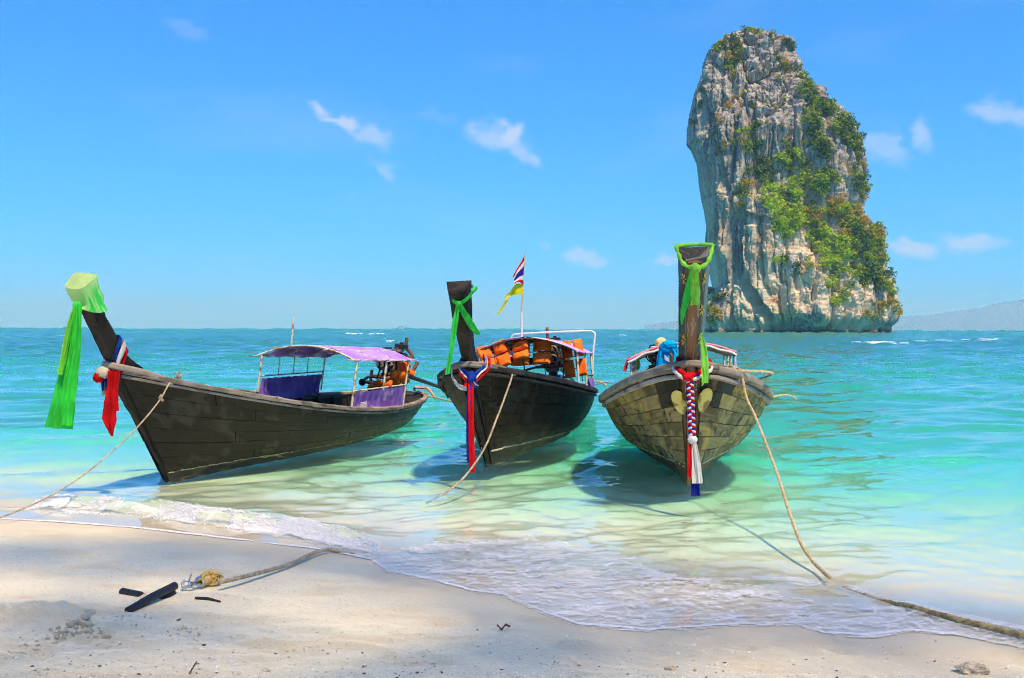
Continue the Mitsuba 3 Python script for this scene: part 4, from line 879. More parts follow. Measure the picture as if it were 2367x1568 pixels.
# ---- middle boat
B2 = Boat('longtail_boat', x=-.50, y=13.18, a=.151, L=11.40, rake=1.133, B=1.112, pb=.566, ps=.494, z0=1.335, za=.804, z1=.475, z2=.379, roll=-.048, bp=1.178)
tag(B2.k, 'dark brown longtail boat in the middle with a low awning hung with orange life jackets', 'boat', 'wooden longtail boats moored off the beach')
build_hull(B2, 'brown_planks', 'bottom_dark', 'trim_white', 6, lambda r, t: .22, ztrim=(.19, .06), gun=(.12, .08), gmat='dark_wood', seed=2, trim_w=.026)
build_stem(B2, 2.44, 'dark_wood', .04, .09, .085, .17, lean=.10, ident=330)
ev = lambda s: np.interp(s, [5.2, 9.3], [1.45, 1.34])
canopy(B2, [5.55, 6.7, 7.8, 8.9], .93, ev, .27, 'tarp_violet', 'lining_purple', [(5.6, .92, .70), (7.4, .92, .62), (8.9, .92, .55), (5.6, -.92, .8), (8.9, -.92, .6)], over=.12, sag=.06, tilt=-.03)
hz = [(8.9, -.80, 1.36), (8.92, -.79, 1.70), (8.93, -.72, 1.79), (8.95, .0, 1.80), (8.95, .92, 1.79), (8.95, 1.02, 1.73), (8.92, .97, 1.36), (8.9, .92, .6)]
B2.add('roof_rack', tube(catmull(np.array(hz), 60), .022, 8), 'white_pipe', True)
curtain(B2, (7.5, .95, .86), (8.9, .95, .80), [.30, .33, .33], 'curtain_blue', 5, amp=.03)
B2.add('canopy_rail', tube(np.array([[7.4, .93, .90], [8.9, .93, .85]]), .02, 6), 'rusty', True)
B2.add('engine_hatch', box((8.7, -.45, .2), (9.1, .5, .58), .01), 'hatch_orange'); B2.add('engine_cowl', trimesh_hull([(9.0, -.85, .50), (9.0, .65, .50), (10.6, -.5, .52), (10.6, .5, .52), (9.6, -.15, .86), (9.6, .2, .86), (9.15, -.8, .60), (9.15, .6, .60)]), 'cabin_blue')
engine(B2, 9.55, .02, 1.08, sc=1.2, rot=0.05, pipe=(-.1, -.30, .30), pipe_col='rusty', tiller=[(.45, -.46, -.06), (.75, -.62, -.14)], shaft=[(9.9, .05, 1.08), (11.6, .15, .75), (13.4, .2, .40)], rnd=1)
fl = numbered('flag_pole'); tag(fl, 'white pole on the middle boat awning flying a tricolour flag above a yellow one', 'flag')
pb_ = B2.ps([(1206, 785), (1206, 720), (1208, 680), (1211, 630), (1213, 583)], 5.6); add(f'{fl}__pole', tube(B2.W(pb_[:2]), .022, 8), 'white_pipe', True); add(f'{fl}__cane', tube(B2.W(pb_[1:]), [.013, .012, .010, .006], 6), 'rope_tan', True)
def flag(pts_top, pts_bot, m, n, name, bands=None):
    """Cloth spanned between its hoist and its flying edge, rippled."""
    a, b = catmull(B2.ps(pts_top, np.linspace(5.6, 5.35, len(pts_top))), n), catmull(B2.ps(pts_bot, np.linspace(5.6, 5.30, len(pts_bot))), n); rows = bands or [(0, 1, m)]
    for v0, v1, mm in rows:
        v = np.linspace(v0, v1, 6); U, V = np.meshgrid(np.linspace(0, 1, n), v, indexing='ij'); q = a[:, None] * (1 - V)[..., None] + b[:, None] * V[..., None]; q[..., 0] += .05 * np.sin(U * 7 + V * 4) * U
        add(f'{fl}__{name}', (B2.W(q).reshape(-1, 3), grid_faces(n, 6)), mm, True)
flag([(1213, 590), (1203, 608), (1194, 624), (1185, 640)], [(1210, 660), (1205, 655), (1199, 652), (1191, 656)], None, 14, 'tricolour', [(0, .16, 'cloth_red'), (.16, .34, 'cloth_white'), (.34, .66, 'cloth_navy'), (.66, .84, 'cloth_white'), (.84, 1., 'cloth_red')])
flag([(1210, 658), (1196, 656), (1178, 676), (1165, 688)], [(1209, 680), (1194, 681), (1178, 685), (1171, 697)], 'cloth_yellow', 14, 'yellow_flag')
add(f'{fl}__streamer', strip(B2.W(B2.ps([(1172, 694), (1163, 708), (1151, 726)], 5.3)), B2.n, .05, .008, 4, m=4, n=14), 'cloth_yellow', True)
g2 = numbered('prow_cloth'); tag(g2, 'thin green cloth tied in a cross round the head of the middle boat prow', 'cloth')
zc2 = [(1034, 664), (1040, 682), (1050, 697), (1061, 701), (1076, 694), (1088, 676), (1093, 663)]
P = B2.front(zc2, .035); P[[0, -1], 0] += .26; P[[1, -2], 0] += .10; add(f'{g2}__band', strip(B2.W(P), B2.u, .05, .008, 2, m=6), 'cloth_green', True)
P = B2.ps([(1093, 663), (1066, 660), (1034, 664)], [-.62, -.50, -.62]); add(f'{g2}__band', strip(B2.W(P), B2.u, .05, .010, 3, m=6), 'cloth_green', True)
me = ball(B2.front([(1060, 702)], .05)[0], .04, 2, (1, 1, .8), .3, 3, 8); add(f'{g2}__knot', (B2.W(me[0]), me[1]), 'cloth_green', True)
for j, (pts, ss, w_) in enumerate((([(1059, 704), (1052, 745), (1046, 790), (1039, 835), (1034, 866)], (-1.04, -1.03, -1.0, -.98, -.95), (.05, .075, .06, .055, .06)), ([(1062, 704), (1078, 732), (1093, 758), (1102, 774)], (-1.04, -.85, -.62, -.45), (.05, .085, .08, .04)), ([(1068, 800), (1071, 818), (1073, 826)], (.14, .14, .14), (.04, .05, .04)))):
    P = B2.front(pts, .06) if j < 2 else B2.ps(pts, ss)
    if j == 1: P[-1, 0] += .16; P[-2, 0] += .03
    if j == 0: P[:, 0] = np.linspace(P[0, 0], P[0, 0] + .12, len(P)); P = B2.ps(pts, P[:, 0])
    add(f'{g2}__tail', strip(B2.W(P), B2.n + .2 * B2.u, np.array(w_), .012, 5 + j, m=7, waves=1.5), 'cloth_green', True)
t2 = numbered('prow_scarf'); tag(t2, 'red, white and blue scarf on the middle boat prow with two long ribbons', 'scarf', 'tricolour scarves tied round the boat prows')
mp = lambda L: [(984.7 + .1691 * x, 643.8 + .1691 * y) for x, y in L]
for j, (pts, m_, w_) in enumerate(((([(505, 1080), (458, 1180), (520, 1270), (600, 1325), (640, 1325), (720, 1275), (800, 1195), (785, 1060)]), 'cloth_blue', .055), (([(500, 1110), (445, 1200), (510, 1320), (600, 1385), (650, 1390), (740, 1300), (835, 1200), (825, 1080)]), 'cloth_white', .045), (([(495, 1130), (432, 1225), (500, 1340), (590, 1410), (660, 1410), (750, 1340), (862, 1215), (850, 1100)]), 'cloth_red', .05), (([(365, 1255), (350, 1320), (400, 1420), (480, 1490), (540, 1500), (600, 1430)]), 'cloth_white', .07))):
    k = len(pts); ss = np.array([.15, -.02, -.16, -.22, -.22, -.14, .0, .15]) if k == 8 else np.array([.12, .02, -.08, -.14, -.18, -.22]); add(f'{t2}__band', strip(B2.W(B2.ps(mp(pts), ss - .012 * j)), B2.u + .5 * B2.n * (.4 if j < 3 else 0), w_, .010, j, m=6, waves=1.2), m_, True)
me = ball(B2.ps(mp([(625, 1340)]), -.27)[0], .06, 2, (1, 1, 1.15), .3, 3, 9); add(f'{t2}__knot', (B2.W(me[0]), me[1]), 'cloth_blue', True)
for j, (pts, m_, w_) in enumerate((([(1090, 868), (1093, 885), (1092, 898)], 'cloth_blue', .10), ([(1083, 880), (1084, 900), (1083, 1000), (1085, 1068)], 'cloth_navy', .055), ([(1089, 885), (1089, 950), (1090, 1030), (1092, 1092)], 'cloth_red', .075), ([(1086, 875), (1078, 888), (1074, 894)], 'cloth_red', .05), ([(1093, 880), (1100, 890), (1103, 892)], 'cloth_white', .04))):
    add(f'{t2}__tail', strip(B2.W(B2.ps(pts, np.linspace(-.26, -.28, len(pts)) - .02 * (j == 2))), B2.n, w_, .008, j + 3, m=6, waves=1.2), m_, True)
lab = ['orange life jacket hanging at the left end under the middle boat awning', 'orange life jacket hanging second from the left under the middle boat awning', 'orange life jacket hanging third from the left under the middle boat awning', 'orange life jacket hanging at the right end of the middle boat awning, by the posts']
for i, (x, y, s_, sz, du, dv) in enumerate(((1140, 822, 5.45, (.52, .52), (0, 1, .35), (.3, 0, 1)), (1180, 812, 5.55, (.66, .38), (0, 1, .1), (.6, 0, 1)), (1228, 815, 5.8, (.74, .48), (0, 1, -.05), (.3, 0, 1)), (1325, 829, 7.0, (.42, .72), (.3, 1, .1), (.1, .2, 1)))):
    life_vest(B2, B2.ps([(x, y)], s_)[0], du, dv, lab[i], 20 + i, sz)
bd = numbered('black_bundle'); tag(bd, 'dark bundled bag hanging below the life jackets under the middle boat awning', 'bag')
for i, (x, y, r) in enumerate(((1198, 838, .15), (1216, 836, .17), (1236, 836, .13), (1182, 830, .08))):
    me = ball(B2.ps([(x, y)], 6.6)[0], r, 2, (.6, 1.3, .42), .25, 2.5, i); add(f'{bd}__fold', (B2.W(me[0]), me[1]), 'engine_dark', True)
for i, pts in enumerate(([(1213, 808), (1212, 845), (1216, 905)], [(1306, 870), (1302, 880), (1298, 890)], [(1306, 820), (1303, 850), (1302, 900)])):
    B2.add('hanging_cord', tube(catmull(B2.ps(pts, 7.6 if i != 2 else 7.9), 10), .012, 5), 'black_strap', True)

# ---- right boat
B3 = Boat('longtail_boat', x=2.03, y=11.435, a=.148, L=11.56, rake=1.143, B=1.275, pb=.535, ps=.5, z0=1.408, za=.632, z1=.517, z2=.443, roll=-.022, bp=1.233)
tag(B3.k, 'weathered yellow-brown longtail boat seen bow on at the right with painted oval eyes', 'boat', 'wooden longtail boats moored off the beach')
build_hull(B3, 'yellow_planks', 'bottom_brown', 'trim_yellow', 6, lambda r, t: .052 + .02 * t, ztrim=(.22, .07), gun=(.17, .10), gmat='grey_wood', seed=3, joint=.014, trim_w=.026)
build_stem(B3, 2.72, 'prow_paint', .045, .08, .135, .175, lean=.05, ident=360, rakek=1.0, foot=(.042, .055))
ev = lambda s: np.interp(s, [6.2, 9.4], [1.36, 1.28])
archf = canopy(B3, [6.5, 7.5, 8.5, 9.3], .90, ev, .22, 'tarp_red', 'tarp_beige', [(6.5, -.88, .60), (6.5, .90, .62), (7.5, .90, .58), (8.4, .90, .55), (9.2, .88, .5), (6.55, -.80, .60), (9.2, -.88, .5)], posts_m='cream_paint', over=.10, sag=.03, tilt=.05)
ww = np.linspace(-.93, .93, 30); hem = np.stack([0 * ww + 6.38, ww, archf(6.4, ww) + .015], -1); B3.add('canopy_hem', tube(hem + np.array([0, 0, 1.]) * (.012 * np.sin(ww * 17))[:, None], .022, 7), 'white_edge', True); hem2 = hem.copy(); hem2[:, 2] += .045; hem2[:, 0] += .03; B3.add('canopy_hem', tube(hem2, .022, 6), 'tarp_pink', True)
fl_ = np.array([[(6.42, -.93, 1.40), (6.42, -.88, 1.42), (6.9, -.92, 1.38)], [(6.42, -.99, 1.28), (6.42, -.93, 1.27), (6.9, -.98, 1.26)], [(6.42, -1.02, 1.15), (6.42, -.96, 1.15), (6.9, -1.0, 1.14)]]); B3.add('canopy_flap', (fl_.reshape(-1, 3), grid_faces(3, 3)), 'tarp_red', True)
B3.add('awning_post', box((6.5, -.86, .55), (6.56, -.78, 1.3), .005), 'grey_wood', False, uv=np.zeros((len(box((6.5, -.86, .55), (6.56, -.78, 1.3), .005)[0]), 2)) + 40000)
B3.add('awning_post', tube(np.array([[6.5, .93, .62], [6.5, .90, 1.40]]), .030, 8), 'pale_blue_pipe', True)
engine(B3, 8.2, -.34, 1.16, rot=.15, pipe=(-.05, .22, .50), tiller=[(.45, -.44, -.10), (.85, -.62, -.28)], rnd=2)
B3.add('engine__grip', join(*[ball(B3.ps([(1541, 860)], 7.6)[0], .075, 2)]), 'dark_rubber', True)
B3.add('engine__prop_bar', tube(B3.ps([(1526, 884), (1538, 860), (1556, 838)], 7.9), .035, 8), 'rusty', True)
# painted eyes and flowers
from scipy.interpolate import LinearNDInterpolator
def eye(px, half, lean, sd):
    """Oval painted board lying on the planking: its place is measured across the bow and carried back onto the hull."""
    T_, V_ = np.meshgrid(np.linspace(0.0005, .16, 90), np.linspace(.25, .99, 70), indexing='ij'); Q = B3.hull(T_, V_, sd, .026).reshape(-1, 3); f = LinearNDInterpolator(Q[:, 1:], Q[:, 0])
    c = B3.ps([px], .25)[0]; c = B3.ps([px], float(np.nan_to_num(f(c[1], c[2]), nan=.25)))[0]
    r = np.linspace(0, 1, 6); th = np.linspace(0, 2 * np.pi, 33)[:-1]; Rg, Th = np.meshgrid(r, th, indexing='ij'); y = half[1] * Rg * np.sin(Th); x = half[0] * Rg * np.cos(Th) * (1 + .22 * np.sin(Th)) + sd * lean * y
    w, z = c[1] + x, c[2] + y; s_ = f(w, z); s_ = np.where(np.isnan(s_), np.nanmean(s_), s_); q = np.stack([s_, w, z], -1)
    B3.add('painted_eye', (q.reshape(-1, 3), grid_faces(6, 32, True)), 'eye_yellow', True)
eye((1571, 931), (.082, .145), .22, -1); eye((1629, 926), (.078, .145), .22, 1)
def flower(u_z, sd):
    S = B3.sec(.006); i = int(np.argmin(np.abs(B3.sf[:, 2] - u_z))); j0, j1 = (5, 4) if sd < 0 else (2, 3)
    a = S[i, 0 if sd < 0 else 1] * .42 + S[i, j0] * .58; up = S[i + 1, j0] - S[i, j0]; up /= np.linalg.norm(up); ac = S[i, 0 if sd < 0 else 1] - S[i, j0]; ac /= np.linalg.norm(ac); nn = np.cross(ac, up); nn *= sd * np.sign(nn[1]) ; ms = []
    for k in range(6):
        th = k * np.pi / 3 + .3; d = up * math.cos(th) + ac * math.sin(th) * .6; e = np.cross(nn, d); t = np.linspace(0, 2 * np.pi, 11)[:-1]
        v = a + nn * .004 + d * (.046 + .034 * np.cos(t))[:, None] + e * (.012 * np.sin(t))[:, None]; ms.append((np.vstack([v, v.mean(0)]), np.array([[i_, (i_ + 1) % 10, 10] for i_ in range(10)])))
    B3.add('painted_flower', join(*ms), 'flower_yellow')
for z_ in (1.74, 2.06, 2.36):
    for sd in (-1, 1): flower(z_, sd)
g3 = numbered('prow_cloth'); tag(g3, 'lime green cloth looped over the flared top of the right boat prow', 'cloth')
S = B3.sec(.02); i0, i1 = len(S) - 4, len(S) - 1
front = [S[i1, 4], S[i1, 5] * .65 + S[i1, 4] * .35 - [0, 0, .02], S[i1, 5] * .55 + S[i1, 0] * .45 - [.01, 0, .035], S[i1, 0] * .8 + S[i1, 1] * .2 - [.02, 0, .035], S[i1, 0] * .2 + S[i1, 1] * .8 - [.02, 0, .035], S[i1, 2] * .55 + S[i1, 1] * .45 - [.01, 0, .035], S[i1, 2] * .65 + S[i1, 3] * .35 - [0, 0, .02], S[i1, 3]]
P = B3.W(catmull(np.array(front), 50)); add(f'{g3}__band', tube(P, .020 + .006 * np.sin(np.arange(50) * .9), 8), 'cloth_lime', True)
P = B3.W(catmull(np.array([S[i1, 3], (S[i1, 3] + S[i1, 4]) / 2 + [.03, 0, .015], S[i1, 4]]), 24)); add(f'{g3}__band', tube(P, .022, 8), 'cloth_lime', True)
kn = S[i1, :2].mean(0) - [.04, 0, .05]; me = ball(kn, .055, 2, (1, 1.0, 1), .3, 3, 4); add(f'{g3}__knot', (B3.W(me[0]), me[1]), 'cloth_lime', True)
for j, (pts, off, w_, m_) in enumerate((([(1605, 614), (1597, 650), (1587, 690), (1578, 725), (1576, 750)], .045, (.05, .08, .08, .06, .02), 'cloth_green'), ([(1606, 614), (1606, 650), (1607, 690), (1605, 706)], .06, (.055, .09, .10, .09), 'cloth_lime'), ([(1621, 770), (1626, 800), (1630, 850), (1629, 886)], .10, (.02, .07, .08, .07), 'cloth_lime'), ([(1624, 850), (1627, 880), (1622, 893)], .11, (.04, .05, .01), 'cloth_lime'))):
    P = B3.front(pts, off) if j < 2 else B3.ps(pts, -.34 - .01 * j); add(f'{g3}__tail', strip(B3.W(P), B3.n, np.array(w_), .008, 15 + j, m=7, waves=1.4), m_, True)
t3 = numbered('prow_scarf'); tag(t3, 'red, white and blue scarf on the right boat prow, plaited with loose tails', 'scarf', 'tricolour scarves tied round the boat prows')
mq = lambda L: [(1500 * .9468 + .16 * x, 800 * .9468 + .16 * y) for x, y in L]
for j, (pts, m_, r_) in enumerate((([(945, 430), (900, 560), (960, 640), (1060, 690), (1150, 680), (1260, 630), (1360, 570), (1370, 480)], 'cloth_red', .030), ([(930, 470), (880, 585), (950, 670), (1060, 725), (1140, 720), (1260, 660), (1385, 590), (1390, 500)], 'cloth_navy', .020), ([(925, 500), (858, 595), (935, 690), (1050, 750), (1130, 750), (1270, 680), (1398, 600), (1395, 520)], 'cloth_white', .02))):
    p = B3.ps(mq(pts), np.array([.12, -.02, -.16, -.26, -.26, -.14, .0, .12]) - .02 * j); p = catmull(p, 50); add(f'{t3}__band', tube(B3.W(p), r_ * (1 + .15 * np.sin(np.arange(50) * 1.1 + j)), 8), m_, True)
me = ball(B3.ps(mq([(1062, 715)]), -.33)[0], .048, 2, (1, 1.2, 1), .3, 3, 2); add(f'{t3}__knot', (B3.W(me[0]), me[1]), 'cloth_red', True)
ax0, ax1 = B3.ps([(1595, 878)], -.30)[0], B3.ps([(1600, 1008)], -.36)[0]; n_ = 120; u_ = np.linspace(0, 1, n_); cyc = 8.5
for k, m_ in enumerate(('cloth_red', 'cloth_white', 'cloth_navy')):
    ph = 2 * np.pi * (u_ * cyc + k / 3.); p = ax0 + u_[:, None] * (ax1 - ax0); p = p + np.stack([-.014 * np.sin(2 * ph), .024 * np.sin(ph), 0 * ph], -1); add(f'{t3}__plait', tube(B3.W(p), .0185, 8), m_, True)
me = ball(B3.ps([(1601, 1016)], -.37)[0], .045, 2, (1, 1.2, 1), .25, 3, 7); add(f'{t3}__knot', (B3.W(me[0]), me[1]), 'cloth_white', True)
for j, (pts, m_, w_) in enumerate((([(1598, 1022), (1596, 1060), (1597, 1105)], 'cloth_red', (.05, .065, .07)), ([(1604, 1022), (1608, 1060), (1612, 1118)], 'cloth_white', (.05, .09, .12)), ([(1604, 1030), (1606, 1090), (1608, 1147)], 'cloth_navy', (.04, .07, .10)), ([(1606, 1024), (1613, 1070), (1618, 1117)], 'cloth_white', (.04, .06, .06)))):
    add(f'{t3}__tail', strip(B3.W(B3.ps(pts, np.array([-.37, -.38, -.39]) + .03 * (j == 2) - .02 * (j == 3))), B3.n, np.array(w_), .010, 25 + j, m=8, waves=2.), m_, True)
# things left on the right boat
sh = numbered('shirt'); tag(sh, 'bright blue long-sleeved shirt draped over the engine of the right boat', 'shirt')
P = B3.ps([(1538, 802), (1534, 826), (1530, 850), (1527, 868)], 6.25); add(f'{sh}__body', strip(B3.W(P), B3.n, np.array([.20, .23, .22, .20]), .03, 4, m=14, n=40, waves=1.6), 'shirt_blue', True)
add(f'{sh}__shoulder', (lambda me: (B3.W(me[0]), me[1]))(ball(B3.ps([(1545, 803)], 6.25)[0], .15, 3, (.5, 1.0, .8), .25, 2.5, 3)), 'shirt_blue', True)
add(f'{sh}__hood', (lambda me: (B3.W(me[0]), me[1]))(ball(B3.ps([(1549, 797)], 6.2)[0], .10, 3, (.6, 1.3, .7), .3, 2.5, 5)), 'shirt_blue', True)
add(f'{sh}__sleeve', strip(B3.W(B3.ps([(1552, 806), (1556, 820), (1555, 842)], 6.2)), B3.n, np.array([.10, .13, .09]), .03, 7, m=8, waves=.9), 'shirt_blue', True)
for k in range(3): add(f'{sh}__stripe', strip(B3.W(B3.ps([(1536, 821 + 4 * k), (1541, 826 + 3.4 * k), (1547, 830 + 3 * k)], 6.12)), B3.u, .016, .0, 3, m=3, n=10), 'white_trim', True)
rg = numbered('rubber_ring'); tag(rg, 'rust orange curved ring hanging below the blue shirt', 'ring'); p = B3.ps([(1548, 818), (1553, 825), (1553, 835), (1548, 840)], 6.15); add(f'{rg}__body', tube(B3.W(catmull(p, 16)), .03, 8), 'rusty', True)
ht = numbered('straw_hat'); tag(ht, 'yellow straw hat sitting on the awning of the right boat', 'hat')
c_ = B3.ps([(1528, 795)], 7.9)[0]; me = ball(c_ + [0, 0, .02], .115, 3, (1, 1, .85), .08, 3, 3); add(f'{ht}__crown', (B3.W(me[0]), me[1]), 'hat_straw', True); me = ball(c_ - [0, .0, .06], .19, 3, (1, 1, .12), .05, 3, 4); add(f'{ht}__brim', (B3.W(me[0]), me[1]), 'hat_straw', True)
bg = numbered('dry_bag'); tag(bg, 'lime green bag hanging at the left corner of the red awning', 'bag'); P = B3.ps([(1472, 836), (1472, 843), (1472, 850)], 6.7); me = ball(P[1], .1, 3, (.5, .62, 1.1), .1, 2, 3); add(f'{bg}__body', (B3.W(me[0]), me[1]), 'bag_green', True); add(f'{bg}__cord', tube(B3.W(np.array([P[1] + [0, 0, .08], P[1] + [0, -.05, .22]])), .008, 5), 'rope_grey', True)

# ---- ropes
def rope_thing(pts3, r, m, label, twist=True, knots=(), group=None, cat='rope'):
    key = numbered('mooring_rope'); p = catmull(np.array(pts3), 90); add(f'{key}__line', rope(p, r) if twist else tube(p, r, 7), m, True)
    for q, s in knots:
        ms = [ring(q + np.array([0, 0, .01 * k - .01]), (.4 + .4 * k, .5, .6 - .3 * k), s, r * .9, 14, 6) for k in range(3)]; add(f'{key}__knot', join(*ms), m, True)
    tag(key, label, cat, group); return key
lerp_at = lambda pts, ys: [at(x, y, Y) for (x, y), Y in zip(pts, ys)]
p1 = B1.W(B1.hull(B1.tx(412, 1), 1., 1)) + np.array([0, 0, .045])
r1 = [p1 + B1.n * -.02] + lerp_at([(404, 876), (372, 921), (320, 985), (250, 1052), (170, 1114), (90, 1160), (0, 1197), (-120, 1236)], np.linspace(p1[1] - .05, 8.7, 9)[:8])
k1 = rope_thing(r1, .009, 'rope_grey', 'thin grey mooring rope from the left boat down to the sand at the left edge', knots=[(r1[2], .03)])
gr_ = np.random.default_rng(3); add(f'{k1}__frayed_end', join(*[tube(catmull(np.array([r1[0], r1[0] + gr_.normal(0, .02, 3) + [0.02, 0, .03], r1[0] + gr_.normal(0, .03, 3) + [.03, 0, .075]]), 6), .004, 4) for _ in range(16)]), 'rope_grey', True)
p2 = B2.W(B2.hull(B2.tx(1184, 1), 1., 1)) + B2.u * .06
A0 = onz(775, 1272, .03); A1 = onz(508, 1346, .16)
r2 = [p2 + B2.n * -.05] + lerp_at([(1184, 862), (1168, 915), (1148, 968), (1122, 1032), (1090, 1082), (1058, 1118), (1020, 1145)], np.linspace(p2[1] - .08, 11.0, 8)[:7]) + [onz(960, 1175, -.12) * [1, 1, 0] + [0, 0, -.10], np.array([-1.15, 8.45, .0]), A0, (A0 + A1) / 2 + [0, 0, -.012], A1]
rope_thing(r2[:8] + [onz(985, 1163, -.05)], .013, 'rope_grey', 'grey mooring rope slanting from the middle boat into the water', twist=True)
rope_thing([np.array([-1.22, 8.42, -.02]), A0, A0 * .5 + A1 * .5 + [0, 0, -.012], A1], .017, 'rope_grey', 'taut laid rope running from the wave edge up to the anchor on the sand')
T3 = B3.tx(1698, 1); p3 = B3.W(B3.hull(T3, 1., 1)) + B3.u * .07
r3 = [p3 - B3.n * .10, p3 + B3.n * .05] + lerp_at([(1722, 905), (1745, 962), (1772, 1030), (1798, 1100), (1828, 1195), (1862, 1275), (1890, 1310), (1918, 1335)], (11.85, 11.07, 10.46, 9.83, 8.98, 8.27, 7.91, 7.49))
k3 = rope_thing(r3, .0155, 'rope_tan', 'tan mooring rope curving from the right boat down into the foam')
q3 = [p3 - B3.n * .05 + B3.d * .1, p3 + B3.n * .06] + list(B3.W(B3.pw([(1727, 893), (1746, 920), (1756, 921), (1741, 898), (1716, 874)], 1.16 * np.ones(5))))
add(f'{k3}__loop', rope(np.array(q3), .016), 'rope_tan', True)
add(f'{k3}__turn', rope(B3.W(np.array([B3.hull(T3 - .015 + .003 * i, 1., 1) + [0, .10 * math.cos(i * 1.1) - .02, .03 + .09 * math.sin(i * 1.1)] for i in range(12)])), .016), 'rope_tan', True)
e3 = [onz(1945, 1346, .0) + [0, 0, -.03], onz(2010, 1372, .0) + [0, 0, -.028], onz(2070, 1393, .0) + [0, 0, -.012], onz(2110, 1404, .02), onz(2150, 1416, .02), onz(2200, 1429, .03), onz(2280, 1449, .03), onz(2367, 1470, .04), onz(2480, 1500, .06)]
rope_thing(e3, .022, 'rope_wet', 'thick wet golden rope half buried in foam at the right edge', knots=())
s1 = B1.W(B1.hull(.97, 1., 1) + [0, -.25, .08])
rope_thing([s1, at(1000, 918, s1[1] - .3), at(1040, 927, s1[1] - 1.2), at(1100, 930, s1[1] - 2.)], .014, 'rope_tan', 'thin stern line from the left boat to behind the middle boat', twist=False)
rope_thing([s1 + [0, 0, .03], at(962, 896, s1[1] - .1), at(985, 897, s1[1] - .15), at(1000, 912, s1[1] - .2), at(1007, 922, s1[1] - .2)], .03, 'rope_tan', 'thick yellow rope end draped over the stern of the left boat', twist=False)
s2 = B2.W(B2.hull(.97, 1., 1) + [0, -.1, .06])
rope_thing([s2, at(1400, 884, s2[1] - .2), at(1440, 893, s2[1] - 1.5), at(1480, 898, s2[1] - 3.)], .014, 'rope_tan', 'thin stern line from the middle boat to the right boat', twist=False)
rope_thing([s2 + [0, 0, .03], at(1385, 882, s2[1] - .1), at(1402, 893, s2[1] - .1)], .022, 'rope_tan', 'short rope end trailing off the stern of the middle boat', twist=False)
s3 = B3.W(B3.hull(.42, 1., 1))
rope_thing([s3, at(1800, 915, s3[1] + .6), at(1842, 924, s3[1] + 2.)], .013, 'rope_tan', 'thin line leaving the right side of the right boat', twist=False)
bu = numbered('buoy'); tag(bu, 'round yellow float hung on the tail shaft behind the left boat', 'float'); c_ = B1.W(np.array([12.0, .38, .66])); add(f'{bu}__ball', (ball(c_ + [0, 0, .08], .11, 2, (1, 1, 1), .08, 2, 3)), 'buoy_yellow', True); add(f'{bu}__wrapping', (ball(c_ + [.05, 0, -.08], .085, 2, (.8, .8, 1.4), .2, 3, 4)), 'buoy_yellow', True)

# ------------------------------------------------------------------ foam
simple('foam_white', (.74, .77, .80), .8, .2)
def film(p, n, uv):
    x, y = p.x * 1.0 + .35 * p.y, p.y * 2.1 - .3 * p.x; w = fbm(x * 5, y * 5, 1., 3)
    v = 1 - dr.abs(2 * fbm(x * 9 + 2 * w, y * 9 + 2 * w, 2., 3) - 1) * 5.5; v2 = 1 - dr.abs(2 * fbm(x * 24 + 3 * w, y * 24, 3., 3) - 1) * 5.
    return dr.clip(.13 + .52 * smoothstep(.0, .9, v) + .30 * smoothstep(.1, .9, v2) + .35 * smoothstep(.50, .75, fbm(x * 3.1, y * 3.1, 7., 3)), 0, .92)
scene['foam_film'] = {'type': 'mask', 'opacity': mikit.proc(film), 'bsdf': {'type': 'twosided', 'bsdf': {'type': 'diffuse', 'reflectance': rgb(.84, .87, .90)}}}
fg = np.random.default_rng(9)
def ground_water(x, y): return np.maximum(water_z(x, y, np.full_like(x, .05)), sand_z(x, y) + .003)
def lace(x0, x1, y0, y1, cell, dens, lift=.006):
    """Thin foam lying on the water: the cells of a fine net where the foam has gathered."""
    xs, ys = np.arange(x0, x1, cell), np.arange(y0, y1, cell); Xc, Yc_ = np.meshgrid(xs, ys, indexing='ij'); n, m = Xc.shape
    jx = (meshkit.noise(np.stack([Xc * 61, Yc_ * 61, 0 * Xc], -1), 1) - .5) * cell * 1.1; jy = (meshkit.noise(np.stack([Xc * 61, Yc_ * 61, 0 * Xc], -1), 2) - .5) * cell * 1.1
    V = dens(Xc, Yc_); f = grid_faces(n, m); keep = V.reshape(-1)[f].mean(1) > 0
    f = f[keep]; z = ground_water(Xc, Yc_) + lift + .006 * np.clip(V, 0, 1) * meshkit.noise(np.stack([Xc * 40, Yc_ * 40, 0 * Xc], -1), 4)
    v = np.stack([Xc + jx, Yc_ + jy, z], -1).reshape(-1, 3); used = np.unique(f); mp_ = np.zeros(len(v), int); mp_[used] = np.arange(len(used)); return v[used], mp_[f][:, ::-1]
def flow(x, y, s, seed): return meshkit.fbm(np.stack([x * s * .75 + .5 * y * s, y * s * 1.6, 0 * x], -1) + 1.5 * meshkit.fbm(np.stack([x * s, y * s, 0 * x], -1), 2, seed)[..., None], 4, seed)
RIDGE = np.array([onz(x, y, .02)[:2] for x, y in [(1480, 1318), (1600, 1335), (1750, 1332), (1918, 1342), (2040, 1376), (2130, 1402), (2250, 1428), (2367, 1452), (2480, 1475)]])
